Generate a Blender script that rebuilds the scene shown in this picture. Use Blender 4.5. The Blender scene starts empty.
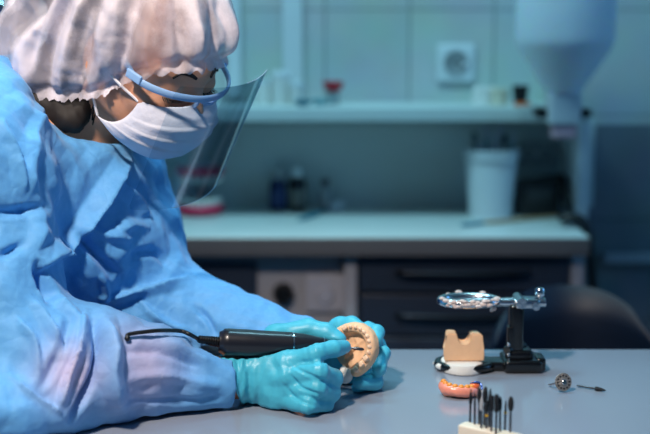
import bpy, bmesh, math, random
import numpy as np
from mathutils import Vector, Matrix, Euler
random.seed(7)
S = bpy.context.scene
COL = S.collection
PI = math.pi
# ------------------------------------------------------------------ camera
CZ = 1.179; FPX = 1174.0; TH = math.radians(8.573)
cam_d = bpy.data.cameras.new('camera'); cam = bpy.data.objects.new('camera', cam_d); COL.objects.link(cam)
cam.location = (0, 0, CZ); cam.rotation_euler = (PI/2 - TH, 0, 0)
cam_d.sensor_width = 36; cam_d.lens = FPX*36/650; cam_d.clip_start = 0.05
cam_d.dof.use_dof = True; cam_d.dof.focus_distance = 1.30; cam_d.dof.aperture_fstop = 3.0
S.camera = cam
ct, st = math.cos(TH), math.sin(TH)
def W(u, v, Y):            # the world point at distance Y in front of the wall line
    a, b = (u-325)/FPX, (217-v)/FPX
    d = (a, b*st+ct, b*ct-st); k = Y/d[1]
    return Vector((d[0]*k, Y, CZ+d[2]*k))
def T(u, v, z=0.78):       # the world point on a level plane
    a, b = (u-325)/FPX, (217-v)/FPX
    d = (a, b*st+ct, b*ct-st); k = (z-CZ)/d[2]
    return Vector((d[0]*k, d[1]*k, z))
def PROJ(P):               # numpy points -> picture coordinates, used for measuring folds
    X, Y, Z = P[:, 0], P[:, 1], P[:, 2]-CZ
    d = Y*ct - Z*st; up = Y*st + Z*ct
    return 325+FPX*X/d, 217-FPX*up/d
# ------------------------------------------------------------------ materials
def lin(c):
    r = []
    for x in c:
        x = x/255.0
        r.append(x/12.92 if x <= .04045 else ((x+.055)/1.055)**2.4)
    return (r[0], r[1], r[2], 1)
class NT:
    def __init__(s, name):
        s.m = bpy.data.materials.new(name); s.m.use_nodes = True
        s.t = s.m.node_tree; s.b = s.t.nodes['Principled BSDF']
    def n(s, typ, **kw):
        x = s.t.nodes.new(typ)
        for k, v in kw.items():
            if k[0] == '_': setattr(x, k[1:], v)
            else: x.inputs[k.replace('__', ' ')].default_value = v
        return x
    def l(s, a, ao, b, bi): s.t.links.new(a.outputs[ao], b.inputs[bi])
def mat(name, col, rough=.5, metal=0, var=0, vscale=20, bump=0, bscale=60, detail=4, spec=.5, coat=0, trans=0, sss=0, alpha=1, stretch=None, sheen=0):
    t = NT(name); c = lin(col)
    b = t.b; b.inputs['Base Color'].default_value = c; b.inputs['Roughness'].default_value = rough
    b.inputs['Metallic'].default_value = metal; b.inputs['Specular IOR Level'].default_value = spec
    b.inputs['Coat Weight'].default_value = coat; b.inputs['Transmission Weight'].default_value = trans
    b.inputs['Alpha'].default_value = alpha
    if sheen: b.inputs['Sheen Weight'].default_value = sheen
    if sss:
        b.inputs['Subsurface Weight'].default_value = sss; b.inputs['Subsurface Radius'].default_value = (.01, .004, .002)
    co = t.n('ShaderNodeTexCoord')
    src, so = co, 'Object'
    if stretch:
        mp = t.n('ShaderNodeMapping'); mp.inputs['Scale'].default_value = stretch; t.l(co, 'Object', mp, 'Vector'); src, so = mp, 'Vector'
    if var:
        nz = t.n('ShaderNodeTexNoise', Scale=vscale, Detail=detail); t.l(src, so, nz, 'Vector')
        mx = t.n('ShaderNodeMix', _data_type='RGBA')
        mx.inputs[6].default_value = tuple(x*(1-var) for x in c[:3])+(1,); mx.inputs[7].default_value = tuple(min(1, x*(1+var)) for x in c[:3])+(1,)
        t.l(nz, 'Fac', mx, 0); t.t.links.new(mx.outputs[2], b.inputs['Base Color'])
    if bump:
        n2 = t.n('ShaderNodeTexNoise', Scale=bscale, Detail=detail); t.l(src, so, n2, 'Vector')
        bp = t.n('ShaderNodeBump', Strength=bump, Distance=.004); t.l(n2, 'Fac', bp, 'Height'); t.l(bp, 'Normal', b, 'Normal')
    return t.m
# ------------------------------------------------------------------ mesh helpers
def new(): return bmesh.new()
def box(bm, c, s, rot=None, bev=0, taper=1):
    r = bmesh.ops.create_cube(bm, size=1)
    vs = r['verts']
    for v in vs:
        k = taper if v.co.z > 0 else 1
        v.co = Vector((v.co.x*s[0]*k, v.co.y*s[1]*k, v.co.z*s[2]))
    if bev:
        es = list({e for v in vs for e in v.link_edges})
        q = bmesh.ops.bevel(bm, geom=es, offset=bev, segments=3, affect='EDGES', profile=.6)
        vs = list({v for f in q['faces'] for v in f.verts} | {v for v in vs if v.is_valid})
    M = Matrix.Translation(Vector(c))
    if rot is not None: M = M @ (rot.to_4x4() if isinstance(rot, Matrix) else Euler(rot).to_matrix().to_4x4())
    for v in vs: v.co = M @ v.co
    return vs
def frame(d):
    d = Vector(d).normalized(); a = Vector((0, 0, 1)) if abs(d.z) < .9 else Vector((1, 0, 0))
    x = a.cross(d).normalized(); return x, d.cross(x).normalized(), d
def tube(bm, pts, rad, seg=12, cap=True, flat=None):
    pts = [Vector(p) for p in pts]; n = len(pts)
    rads = rad if isinstance(rad, (list, tuple)) else [rad]*n
    x = None; rings = []
    for i, p in enumerate(pts):
        d = (pts[min(i+1, n-1)]-pts[max(i-1, 0)])
        if d.length < 1e-9: d = Vector((0, 0, 1))
        d.normalize()
        if x is None: x, y, _ = frame(d)
        else:
            x = (x-d*x.dot(d)).normalized(); y = d.cross(x)
        ring = []
        for k in range(seg):
            a = 2*PI*k/seg
            if flat is not None:       # flattened bar: flat=(width axis, ratio)
                ax = (flat[0]-d*flat[0].dot(d)).normalized(); ay = d.cross(ax)
                ring.append(bm.verts.new(p+ax*math.cos(a)*rads[i]*flat[1]+ay*math.sin(a)*rads[i]))
            else: ring.append(bm.verts.new(p+(x*math.cos(a)+y*math.sin(a))*rads[i]))
        rings.append(ring)
    for a, b in zip(rings, rings[1:]):
        for k in range(seg): bm.faces.new((a[k], a[(k+1) % seg], b[(k+1) % seg], b[k]))
    if cap:
        bm.faces.new(rings[0][::-1]); bm.faces.new(rings[-1])
def smooth_path(pts, n=8):
    P = [Vector(p) for p in pts]; out = []
    for i in range(len(P)-1):
        a, b, c, d = P[max(i-1, 0)], P[i], P[i+1], P[min(i+2, len(P)-1)]
        for k in range(n):
            t = k/n
            out.append(.5*((2*b)+(c-a)*t+(2*a-5*b+4*c-d)*t*t+(3*b-a-3*c+d)*t**3))
    out.append(P[-1]); return out
def lathe(bm, prof, o=(0, 0, 0), axis=(0, 0, 1), seg=32, sx=1, sy=1):
    x, y, d = frame(axis); o = Vector(o); rings = []
    for r, z in prof:
        if r < 1e-6: rings.append([bm.verts.new(o+d*z)])
        else: rings.append([bm.verts.new(o+d*z+x*math.cos(2*PI*k/seg)*r*sx+y*math.sin(2*PI*k/seg)*r*sy) for k in range(seg)])
    for a, b in zip(rings, rings[1:]):
        for k in range(seg):
            k2 = (k+1) % seg
            if len(a) == 1 and len(b) == 1: continue
            if len(a) == 1: bm.faces.new((a[0], b[k2], b[k]))
            elif len(b) == 1: bm.faces.new((a[k], a[k2], b[0]))
            else: bm.faces.new((a[k], a[k2], b[k2], b[k]))
def prism(bm, pts, ax, h):      # outline (closed list of Vectors) pushed along ax by h
    ax = Vector(ax)
    a = [bm.verts.new(p) for p in pts]; b = [bm.verts.new(Vector(p)+ax*h) for p in pts]
    n = len(a)
    bm.faces.new(a[::-1]); bm.faces.new(b)
    for k in range(n): bm.faces.new((a[k], a[(k+1) % n], b[(k+1) % n], b[k]))
def ball(bm, c, r, rot=None, seg=16):
    q = bmesh.ops.create_uvsphere(bm, u_segments=seg, v_segments=max(6, seg*2//3), radius=1)
    r = r if isinstance(r, (tuple, list)) else (r, r, r)
    for v in q['verts']:
        w = Vector((v.co.x*r[0], v.co.y*r[1], v.co.z*r[2]))
        if rot is not None: w = rot @ w
        v.co = w+Vector(c)
def wmat(o):
    M = o.matrix_basis.copy(); p = o.parent
    while p is not None: M = p.matrix_basis @ M; p = p.parent
    return M
def link(name, me, m, parent=None, loc=None):
    o = bpy.data.objects.new(name, me); COL.objects.link(o)
    if parent is not None:
        o.parent = parent; me.transform(wmat(parent).inverted())
    elif loc is not None:
        me.transform(Matrix.Translation(-Vector(loc))); o.location = loc
    if m: me.materials.append(m)
    return o
def obj(name, bm, m, parent=None, loc=None, smooth=40):
    bmesh.ops.recalc_face_normals(bm, faces=bm.faces[:])
    me = bpy.data.meshes.new(name); bm.to_mesh(me); bm.free()
    if smooth:
        me.polygons.foreach_set('use_smooth', [True]*len(me.polygons))
        me.set_sharp_from_angle(angle=math.radians(smooth))
    return link(name, me, m, parent, loc)
def tag(o, label=None, cat=None, group=None, kind=None):
    for k, v in (('label', label), ('category', cat), ('group', group), ('kind', kind)):
        if v: o[k] = v
    return o
def thing(name, loc, label, cat, group=None, rz=0):
    o = bpy.data.objects.new(name, None); COL.objects.link(o); o.location = loc; o.rotation_euler = (0, 0, rz)
    o.empty_display_size = .05
    return tag(o, label, cat, group)
# ------------------------------------------------------------------ distance-field sculpting
class Field:
    def __init__(s, lo, hi, res):
        s.lo = np.array(lo, float); s.res = res
        s.n = np.ceil((np.array(hi, float)-s.lo)/res).astype(int)+1
        s.v = np.full(s.n, .05, np.float32)
    def blk(s, lo, hi):
        a = np.clip(np.floor((np.array(lo)-s.lo)/s.res).astype(int), 0, s.n); b = np.clip(np.ceil((np.array(hi)-s.lo)/s.res).astype(int)+1, 0, s.n)
        if np.any(b <= a): return None
        sl = tuple(slice(x, y) for x, y in zip(a, b))
        g = [(s.lo[i]+s.res*np.arange(a[i], b[i])).astype(np.float32).reshape([-1 if j == i else 1 for j in range(3)]) for i in range(3)]
        return sl, g
    def put(s, sl, d, k, op):
        v = s.v[sl]
        if op == 'add':
            h = np.maximum(k-np.abs(v-d), 0)/k if k > 0 else 0
            s.v[sl] = np.minimum(v, d)-h*h*k*.25
        else:
            d = -d; h = np.maximum(k-np.abs(v-d), 0)/k if k > 0 else 0
            s.v[sl] = np.maximum(v, d)+h*h*k*.25
    def cone(s, a, b, ra, rb=None, k=.01, op='add', flat=None):
        rb = ra if rb is None else rb; a = np.array(a, float); b = np.array(b, float); m = max(ra, rb)+k+.012
        q = s.blk(np.minimum(a, b)-m, np.maximum(a, b)+m)
        if q is None: return
        sl, (X, Y, Z) = q; ba = b-a; L = max(float(ba@ba), 1e-12)
        t = np.clip(((X-a[0])*ba[0]+(Y-a[1])*ba[1]+(Z-a[2])*ba[2])/L, 0, 1)
        dx, dy, dz = X-a[0]-t*ba[0], Y-a[1]-t*ba[1], Z-a[2]-t*ba[2]
        d2 = dx*dx+dy*dy+dz*dz
        if flat is not None:            # thinner along one direction: flat=(axis, factor>1)
            f = np.array(flat[0], float); f /= np.linalg.norm(f); w = dx*f[0]+dy*f[1]+dz*f[2]; d2 = d2+w*w*(flat[1]**2-1)
        s.put(sl, np.sqrt(d2)-(ra+(rb-ra)*t), k, op)
    def chain(s, pts, rs, k=.004, op='add'):
        for i in range(len(pts)-1): s.cone(pts[i], pts[i+1], rs[i], rs[i+1], k, op)
    def ell(s, c, r, R=None, k=.01, op='add'):   # R: 3 column axes
        c = np.array(c, float); r = np.array(r, float)
        R = np.eye(3) if R is None else np.array(R, float)
        ext = np.sqrt(((R*r)**2).sum(1))+k+.012
        q = s.blk(c-ext, c+ext)
        if q is None: return
        sl, (X, Y, Z) = q; X, Y, Z = X-c[0], Y-c[1], Z-c[2]
        P = [X*R[0, i]+Y*R[1, i]+Z*R[2, i] for i in range(3)]
        k0 = np.sqrt(sum((p/ri)**2 for p, ri in zip(P, r))); k1 = np.sqrt(sum((p/ri**2)**2 for p, ri in zip(P, r)))
        s.put(sl, k0*(k0-1)/np.maximum(k1, 1e-6), k, op)
    def half(s, z, k=.004, xy=None):             # keep only what lies above the level z (inside xy box)
        lo = s.lo.copy(); hi = s.lo+s.res*(s.n-1); hi[2] = z+.06
        if xy: lo[0], hi[0], lo[1], hi[1] = max(lo[0], xy[0]), min(hi[0], xy[1]), max(lo[1], xy[2]), min(hi[1], xy[3])
        sl, (X, Y, Z) = s.blk(lo, hi); d = (Z-z)+0*X+0*Y
        v = s.v[sl]; d = -d; h = np.maximum(k-np.abs(v-d), 0)/k
        s.v[sl] = np.maximum(v, d)+h*h*k*.25
    def plane(s, p, n, r, k=.001):               # cut away what lies behind a plane, within r of p
        p = np.array(p, float); n = np.array(n, float)/np.linalg.norm(n)
        sl, (X, Y, Z) = s.blk(p-r, p+r); d = (X-p[0])*n[0]+(Y-p[1])*n[1]+(Z-p[2])*n[2]
        s.put(sl, d, k, 'cut')
    def mesh(s, iters=2):
        v = s.v; c = v < 0
        s8 = [c[i:c.shape[0]-1+i or None, j:c.shape[1]-1+j or None, k:c.shape[2]-1+k or None] for i in (0, 1) for j in (0, 1) for k in (0, 1)]
        cnt = sum(x.astype(np.int8) for x in s8); act = (cnt > 0) & (cnt < 8)
        idx = np.argwhere(act); n = len(idx)
        ids = np.full(act.shape, -1, np.int32); ids[act] = np.arange(n)
        acc = np.zeros((n, 3)); w = np.zeros(n)
        off = np.array([(i, j, k) for i in (0, 1) for j in (0, 1) for k in (0, 1)])
        vals = np.stack([v[idx[:, 0]+o[0], idx[:, 1]+o[1], idx[:, 2]+o[2]] for o in off], 1).astype(float)
        for a in range(8):
            for b in range(a+1, 8):
                if np.abs(off[a]-off[b]).sum() != 1: continue
                va, vb = vals[:, a], vals[:, b]; m = (va < 0) != (vb < 0)
                t = np.where(m, va/np.where(m, va-vb, 1), 0)
                acc += m[:, None]*(off[a]+t[:, None]*(off[b]-off[a])); w += m
        P = s.lo+s.res*(idx+acc/w[:, None])
        quads = []
        for ax in range(3):
            o1, o2 = [(1, 2), (2, 0), (0, 1)][ax]
            A = [slice(None)]*3; B = [slice(None)]*3; A[ax] = slice(0, -1); B[ax] = slice(1, None)
            ca, cb = c[tuple(A)], c[tuple(B)]
            e = np.argwhere(ca != cb); fl = ca[tuple(e.T)]
            good = (e[:, o1] > 0) & (e[:, o2] > 0) & (e[:, o1] < s.n[o1]-1) & (e[:, o2] < s.n[o2]-1)
            e, fl = e[good], fl[good]
            def cid(d1, d2):
                q = e.copy(); q[:, o1] -= d1; q[:, o2] -= d2; return ids[tuple(q.T)]
            Q = np.stack([cid(1, 1), cid(0, 1), cid(0, 0), cid(1, 0)], 1)
            Q[~fl] = Q[~fl][:, ::-1]; quads.append(Q)
        Q = np.concatenate(quads); Q = Q[(Q >= 0).all(1)]
        for _ in range(iters): P = relax(P, Q)
        return P, Q
def relax(P, Q, f=.5):
    acc = np.zeros_like(P); w = np.zeros(len(P))
    for i in range(4):
        for j in ((i+1) % 4, (i-1) % 4):
            for ax in range(3): acc[:, ax] += np.bincount(Q[:, i], P[Q[:, j], ax], len(P))
            w += np.bincount(Q[:, i], None, len(P))
    return P+f*(acc/np.maximum(w, 1)[:, None]-P)
def normals(P, Q):
    n = np.cross(P[Q[:, 2]]-P[Q[:, 0]], P[Q[:, 3]]-P[Q[:, 1]]); N = np.zeros_like(P)
    for i in range(4):
        for ax in range(3): N[:, ax] += np.bincount(Q[:, i], n[:, ax], len(P))
    return N/np.maximum(np.linalg.norm(N, axis=1), 1e-12)[:, None]
def npmesh(name, P, Q, m, parent=None, loc=None, attrs=None):
    me = bpy.data.meshes.new(name)
    me.vertices.add(len(P)); me.vertices.foreach_set('co', P.astype(np.float32).ravel())
    k = Q.shape[1]
    me.loops.add(len(Q)*k); me.loops.foreach_set('vertex_index', Q.astype(np.int32).ravel())
    me.polygons.add(len(Q)); me.polygons.foreach_set('loop_start', np.arange(0, len(Q)*k, k, dtype=np.int32))
    me.polygons.foreach_set('use_smooth', np.ones(len(Q), bool))
    me.update(calc_edges=True); me.validate()
    for an, av in (attrs or {}).items():
        at = me.attributes.new(an, 'FLOAT', 'POINT'); at.data.foreach_set('value', np.asarray(av, np.float32))
    return link(name, me, m, parent, loc)
_pr = np.random.RandomState(3); _perm = np.concatenate([_pr.permutation(256)]*2); _gr = _pr.normal(size=(256, 3)); _gr /= np.linalg.norm(_gr, axis=1)[:, None]
def noise(P):                 # gradient noise, about -.7 .. .7
    I = np.floor(P).astype(int); f = P-I; I &= 255; u = f*f*f*(f*(f*6-15)+10); r = 0
    for i in (0, 1):
        for j in (0, 1):
            for k in (0, 1):
                h = _perm[_perm[_perm[(I[:, 0]+i) & 255]+((I[:, 1]+j) & 255)]+((I[:, 2]+k) & 255)]
                d = (_gr[h]*(f-np.array((i, j, k)))).sum(1)
                wt = (u[:, 0] if i else 1-u[:, 0])*(u[:, 1] if j else 1-u[:, 1])*(u[:, 2] if k else 1-u[:, 2])
                r = r+wt*d
    return r
def crumple(P, lam, seed, octs=5):    # creased-sheet height, 0..1: folded planes with sharp ridges
    rs = np.random.RandomState(seed); h = np.zeros(len(P))
    wp = P+np.stack([noise(P/lam*.7+9*i+seed) for i in range(3)], 1)*lam*.55
    for i in range(octs):
        d = rs.normal(size=3); d /= np.linalg.norm(d); l = lam*rs.uniform(.8, 1.6)
        x = (wp@d)/l+rs.rand(); t = np.abs((x % 1)-.5)*2
        a = np.clip(noise(P/lam*.5+31*i+seed)*1.6+.45, 0, 1)
        h += (t-.5)*a
    return h/octs*2
def fold(P, N, D, pts, w, h, yr=(0, 9), side=0, facing=True):  # a crease along a line over the cloth; D collects heights
    U, V = PROJ(P); q = smooth_path([Vector((a, b, 0)) for a, b in pts], 6); q = [(p.x, p.y) for p in q]
    best = np.full(len(P), 1e9); sg = np.zeros(len(P)); tt = np.zeros(len(P)); n = len(q)-1
    lo = np.array(q).min(0)-w; hi = np.array(q).max(0)+w
    view = (N@np.array((0, -ct, st))) > -.15 if facing else np.ones(len(P), bool)
    m = np.where((U > lo[0]) & (U < hi[0]) & (V > lo[1]) & (V < hi[1]) & (P[:, 1] > yr[0]) & (P[:, 1] < yr[1]) & view)[0]
    u, v = U[m], V[m]; b_ = best[m]; s_ = sg[m]; t_ = tt[m]
    for i in range(n):
        ax, ay = q[i]; bx, by = q[i+1][0]-ax, q[i+1][1]-ay; L = bx*bx+by*by+1e-9
        t = np.clip(((u-ax)*bx+(v-ay)*by)/L, 0, 1); dx, dy = u-ax-t*bx, v-ay-t*by; d = np.hypot(dx, dy)
        z = d < b_; b_ = np.where(z, d, b_); s_ = np.where(z, np.sign(bx*dy-by*dx), s_); t_ = np.where(z, (i+t)/n, t_)
    pr = np.clip(1-b_/w, 0, 1)
    if side: pr = np.where(s_*side >= 0, pr, np.clip(1-b_/(w*.22), 0, 1))
    D[m] += h*pr*np.sqrt(np.clip(np.sin(PI*np.clip(t_*.96+.02, 0, 1)), 0, 1))
# ================================================================== setting
Y_WALL = 2.81; Y_FR = 2.37; TZ = 0.78
def tile_mat(name, c1, c2, grout, rough):
    t = NT(name); co = t.n('ShaderNodeTexCoord'); mp = t.n('ShaderNodeMapping')
    mp.inputs['Rotation'].default_value = (PI/2, 0, 0)
    t.l(co, 'Object', mp, 'Vector')
    br = t.n('ShaderNodeTexBrick', Scale=1, _offset=0.0); br.inputs['Color1'].default_value = lin(c1); br.inputs['Color2'].default_value = lin(c2); br.inputs['Mortar'].default_value = lin(grout)
    br.inputs['Mortar Size'].default_value = .003; br.inputs['Brick Width'].default_value = .2; br.inputs['Row Height'].default_value = .25; br.inputs['Mortar Smooth'].default_value = .3
    t.l(mp, 'Vector', br, 'Vector')
    nz = t.n('ShaderNodeTexNoise', Scale=7, Detail=6); t.l(co, 'Object', nz, 'Vector')
    mx = t.n('ShaderNodeMix', _data_type='RGBA', _blend_type='MULTIPLY'); mx.inputs[0].default_value = .35
    t.t.links.new(br.outputs['Color'], mx.inputs[6]); t.t.links.new(nz.outputs['Color'], mx.inputs[7])
    t.t.links.new(mx.outputs[2], t.b.inputs['Base Color']); t.b.inputs['Roughness'].default_value = rough
    bp = t.n('ShaderNodeBump', Strength=.3, Distance=.002); bp.invert = True; t.l(br, 'Fac', bp, 'Height'); t.l(bp, 'Normal', t.b, 'Normal')
    return t.m
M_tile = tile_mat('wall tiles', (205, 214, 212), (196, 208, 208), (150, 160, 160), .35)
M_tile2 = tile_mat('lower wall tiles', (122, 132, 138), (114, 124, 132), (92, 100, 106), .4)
M_paint = mat('wall paint', (190, 200, 205), .8, var=.05)
M_floor = mat('floor vinyl', (120, 125, 130), .5, var=.15, vscale=6)
M_ceil = mat('ceiling paint', (225, 228, 228), .9, var=.03)
M_white = mat('white plastic', (215, 222, 226), .35, var=.03)
M_black = mat('black plastic', (16, 17, 20), .35, var=.1)
M_chrome = mat('chrome', (205, 208, 212), .18, 1, var=.12, vscale=120, bump=.15, bscale=90)
def setting(name, bm, m, sm=0): return tag(obj(name, bm, m, None, None, sm), kind='structure')
z_split = W(400, 124, Y_WALL).z
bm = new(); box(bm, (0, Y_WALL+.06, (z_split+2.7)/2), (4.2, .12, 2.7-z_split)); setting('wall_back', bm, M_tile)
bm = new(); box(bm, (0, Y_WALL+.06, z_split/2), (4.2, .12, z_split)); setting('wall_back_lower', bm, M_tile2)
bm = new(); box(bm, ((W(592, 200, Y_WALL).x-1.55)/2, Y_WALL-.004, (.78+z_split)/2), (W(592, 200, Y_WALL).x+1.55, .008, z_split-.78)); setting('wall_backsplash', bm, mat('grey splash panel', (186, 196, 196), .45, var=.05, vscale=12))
bm = new(); box(bm, (-2.16, .6, 1.35), (.12, 4.6, 2.7)); setting('wall_left', bm, M_paint)
bm = new(); box(bm, (2.16, .6, 1.35), (.12, 4.6, 2.7)); setting('wall_right', bm, M_paint)
bm = new(); box(bm, (0, .6, -.05), (4.4, 4.7, .1)); setting('floor', bm, M_floor)
bm = new(); box(bm, (0, .6, 2.75), (4.4, 4.7, .1)); setting('ceiling', bm, M_ceil)
for n, (u0, u1) in ((1, (283, 303)), (2, (228, 242))):
    a, b = W(u0, 97, Y_WALL), W(u1, 97, Y_WALL)
    bm = new(); box(bm, ((a.x+b.x)/2, Y_WALL-.0125, (a.z+2.68)/2), (b.x-a.x, .025, 2.68-a.z), bev=.004); setting('trim_%d' % n, bm, M_white, 40)
a = W(606, 257, Y_WALL)
bm = new(); box(bm, (a.x+.35, Y_WALL-.015, a.z), (.72, .03, .022), bev=.003); setting('trim_3', bm, mat('pale trunking', (150, 160, 168), .5), 40)
bm = new(); box(bm, (0, Y_WALL-.008, .05), (4.2, .016, .1), bev=.003); setting('baseboard_back', bm, M_paint, 40)
# ------------------------------------------------------------------ bench along the wall
XR = W(590, 237, Y_FR).x; XL = -1.55
M_top = mat('bench laminate', (205, 218, 216), .3, var=.05, vscale=14)
M_edge = mat('bench edge', (88, 82, 84), .55, var=.1)
wt = thing('worktop', (0, 2.6, .752), 'pale laminate worktop running along the tiled wall under the shelf', 'worktop')
bm = new(); box(bm, ((XL+XR)/2, (Y_FR+Y_WALL)/2, .7685), (XR-XL, Y_WALL-Y_FR-.002, .023), bev=.003); obj('slab', bm, M_top, wt)
bm = new(); box(bm, ((XL+XR)/2, Y_FR-.003, .760), (XR-XL-.004, .006, .037), bev=.002); obj('edge_strip', bm, M_edge, wt)
M_cab = mat('cabinet laminate', (150, 150, 158), .5, var=.06)
M_navy = mat('dark drawer front', (40, 50, 66), .35, var=.12, vscale=8)
M_steel = mat('brushed steel', (190, 190, 195), .28, 1, var=.1)
M_hdl = mat('dark steel handle', (40, 43, 50), .38, .9)
CB = .742
# right: drawer cabinet
dx0, dx1 = W(345, 260, Y_FR).x, W(588, 260, Y_FR).x
dc = thing('drawer_cabinet', ((dx0+dx1)/2, 2.6, 0), 'dark navy drawer cabinet with long steel handles under the worktop', 'cabinet')
bm = new()
for x in (dx0+.012, dx1-.014): box(bm, (x, 2.6, CB/2), (.026, .40, CB), bev=.002)
box(bm, ((dx0+dx1)/2, 2.79, CB/2), (dx1-dx0, .015, CB)); box(bm, ((dx0+dx1)/2, 2.6, .04), (dx1-dx0-.05, .38, .08)); box(bm, ((dx0+dx1)/2, 2.6, CB-.009), (dx1-dx0-.05, .38, .016))
obj('body', bm, M_cab, dc)
zs = [W(400, v, Y_FR).z for v in (256, 298, 342, 392)]
for zt, zb in zip(zs, zs[1:]):
    zb += .006
    bm = new(); box(bm, ((dx0+dx1)/2, 2.41, (zt+zb)/2), (dx1-dx0-.062, .018, zt-zb), bev=.003); box(bm, ((dx0+dx1)/2, 2.58, (zt+zb)/2), (dx1-dx0-.09, .30, (zt-zb)*.7))
    d = obj('drawer', bm, M_navy, dc)
    zc = (zt+zb)/2+.002; x0, x1 = W(398, 280, 2.39).x, W(528, 280, 2.39).x
    bm = new(); tube(bm, smooth_path([(x0, 2.401, zc), (x0+.015, 2.381, zc), ((x0+x1)/2, 2.374, zc), (x1-.015, 2.381, zc), (x1, 2.401, zc)], 6), .006, 10); obj('handle', bm, M_hdl, d)
# left: pale machine cabinet with dark screen panel, knob and plate
mx0, mx1 = W(178, 260, Y_FR).x, W(343, 260, Y_FR).x
mc = thing('suction_cabinet', ((mx0+mx1)/2, 2.6, 0), 'pale grey cabinet with black knob and dark recessed panel under the worktop', 'cabinet')
bm = new(); box(bm, ((mx0+mx1)/2, 2.615, CB/2), (mx1-mx0-.004, .37, CB-.004), bev=.004); obj('body', bm, M_cab, mc)
a, b = W(186, 263, 2.42), W(257, 328, 2.42)
bm = new(); box(bm, ((a.x+b.x)/2, 2.424, (a.z+b.z)/2), (b.x-a.x, .014, a.z-b.z), bev=.005); dp = obj('dark_panel', bm, M_navy, mc)
c = W(283, 295, 2.41)
bm = new(); lathe(bm, [(0, 0), (.024, 0), (.024, .012), (.018, .026), (0, .026)], (c.x, 2.431, c.z), (0, -1, 0), 8); box(bm, (c.x, 2.402, c.z), (.006, .008, .034)); obj('knob', bm, M_black, mc, smooth=30)
a, b = W(306, 276, 2.41), W(344, 313, 2.41)
bm = new(); box(bm, ((a.x+b.x)/2, 2.424, (a.z+b.z)/2), (b.x-a.x, .012, a.z-b.z), bev=.003)
lathe(bm, [(0, 0), (.02, 0), (.016, .008), (0, .008)], ((a.x+b.x)/2, 2.42, (a.z+b.z)/2-.004), (0, -1, 0), 20); obj('cover_plate', bm, mat('pale plate', (165, 165, 176), .4), mc)
# far left: dark base cabinet
bx0 = XL
bc = thing('base_cabinet', ((bx0+mx0)/2, 2.6, 0), 'black base cabinet left of the pale one behind the blue gown', 'cabinet')
bm = new(); box(bm, ((bx0+mx0)/2-.003, 2.615, CB/2), (mx0-bx0-.01, .37, CB-.004), bev=.003); obj('body', bm, mat('black laminate', (28, 28, 32), .4, var=.1), bc)
for k in range(2):
    w = (mx0-bx0-.01)/2; cx = bx0+w*(k+.5)
    bm = new(); box(bm, (cx, 2.422, .40), (w-.008, .018, .62), bev=.003); dd = obj('door', bm, mat('black door', (24, 25, 30), .35, var=.1), bc)
    bm = new(); tube(bm, [(cx+.1*(1-2*k), 2.405, .50), (cx+.1*(1-2*k), 2.405, .62)], .006, 8); obj('handle', bm, M_steel, dd)
# ------------------------------------------------------------------ shelf
sz1 = W(400, 107, 2.58).z; sz0 = W(400, 122, 2.58).z
sh = thing('wall_shelf', (0, 2.7, sz0), 'long pale shelf on the tiled wall above the worktop', 'shelf')
SXR = W(589, 115, 2.58).x
bm = new(); box(bm, ((XL+SXR)/2, (2.58+Y_WALL)/2, (sz0+sz1)/2), (SXR-XL, Y_WALL-2.58-.002, sz1-sz0), bev=.004); obj('board', bm, M_top, sh)
for x in (W(584, 160, 2.6).x, -.62):
    bm = new(); box(bm, (x, 2.70, (.7805+sz0)/2), (.026, .2, sz0-.7805), bev=.002); obj('side_panel', bm, M_white, sh)
ST = sz1+.0005
# ------------------------------------------------------------------ things on the shelf
def on(u, Y, z=None): return Vector(((u-325)/FPX*(Y*ct+(CZ-(z or ST))*st), Y, z or ST))
M_plast = mat('white plaster', (222, 222, 218), .75, var=.06, vscale=40, bump=.3, bscale=60)
M_red = mat('red plastic', (190, 30, 48), .35)
M_teal = mat('teal plastic', (40, 120, 140), .4)
M_grey = mat('grey plastic', (140, 148, 152), .45)
def jar(u, Y, r, h, lab, name='plaster_jar', m=M_plast, lid=True):
    p = on(u, Y); o = thing(name, p, lab, 'jar', 'white jars on the shelf')
    bm = new(); lathe(bm, [(0, 0), (r*.95, 0), (r, .004), (r, h*.8), (r*.92, h*.82), (0, h*.82)], p, seg=24); obj('body', bm, m, o)
    bm = new(); lathe(bm, [(0, h*.82), (r*1.03, h*.82), (r*1.03, h*.98), (r*.97, h), (0, h)], p, seg=24); obj('lid', bm, M_white, o)
jar(264, 2.70, .022, .055, 'squat white jar on the shelf nearest the face shield')
jar(281, 2.68, .021, .075, 'tallest white jar on the shelf in front of the vertical pipe')
jar(297, 2.66, .017, .05, 'small white jar on the shelf right of the tallest jar')
def gips(u, Y, lab, s=1, m=M_plast):
    p = on(u, Y)
    o = thing('small_dish', p, lab, 'dish', 'small teal dishes on the shelf')
    bm = new(); lathe(bm, [(0, 0), (.014*s, 0), (.024*s, .012*s), (.026*s, .016*s), (.022*s, .015*s), (.012*s, .004*s), (0, .004*s)], p, seg=24); obj('bowl', bm, m, o)
    bm = new(); tube(bm, smooth_path([p+Vector((.024*s, 0, .013*s)), p+Vector((.034*s, 0, .014*s)), p+Vector((.045*s, 0, .018*s))]), .003*s, 8); obj('handle', bm, m, o)
gips(303, 2.62, 'dark teal dish on the shelf below the red topped stand', .8, M_teal)
gips(320, 2.66, 'pale teal dish on the shelf beside the red topped stand', .8, mat('pale teal plastic', (120, 175, 185), .4))
p = on(333, 2.69); o = thing('red_topped_bottle', p, 'slim grey bottle with wide red cap on the shelf', 'bottle')
bm = new(); lathe(bm, [(0, 0), (.014, 0), (.015, .004), (.013, .026), (.009, .03), (0, .03)], p, seg=20); obj('body', bm, M_grey, o)
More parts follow.
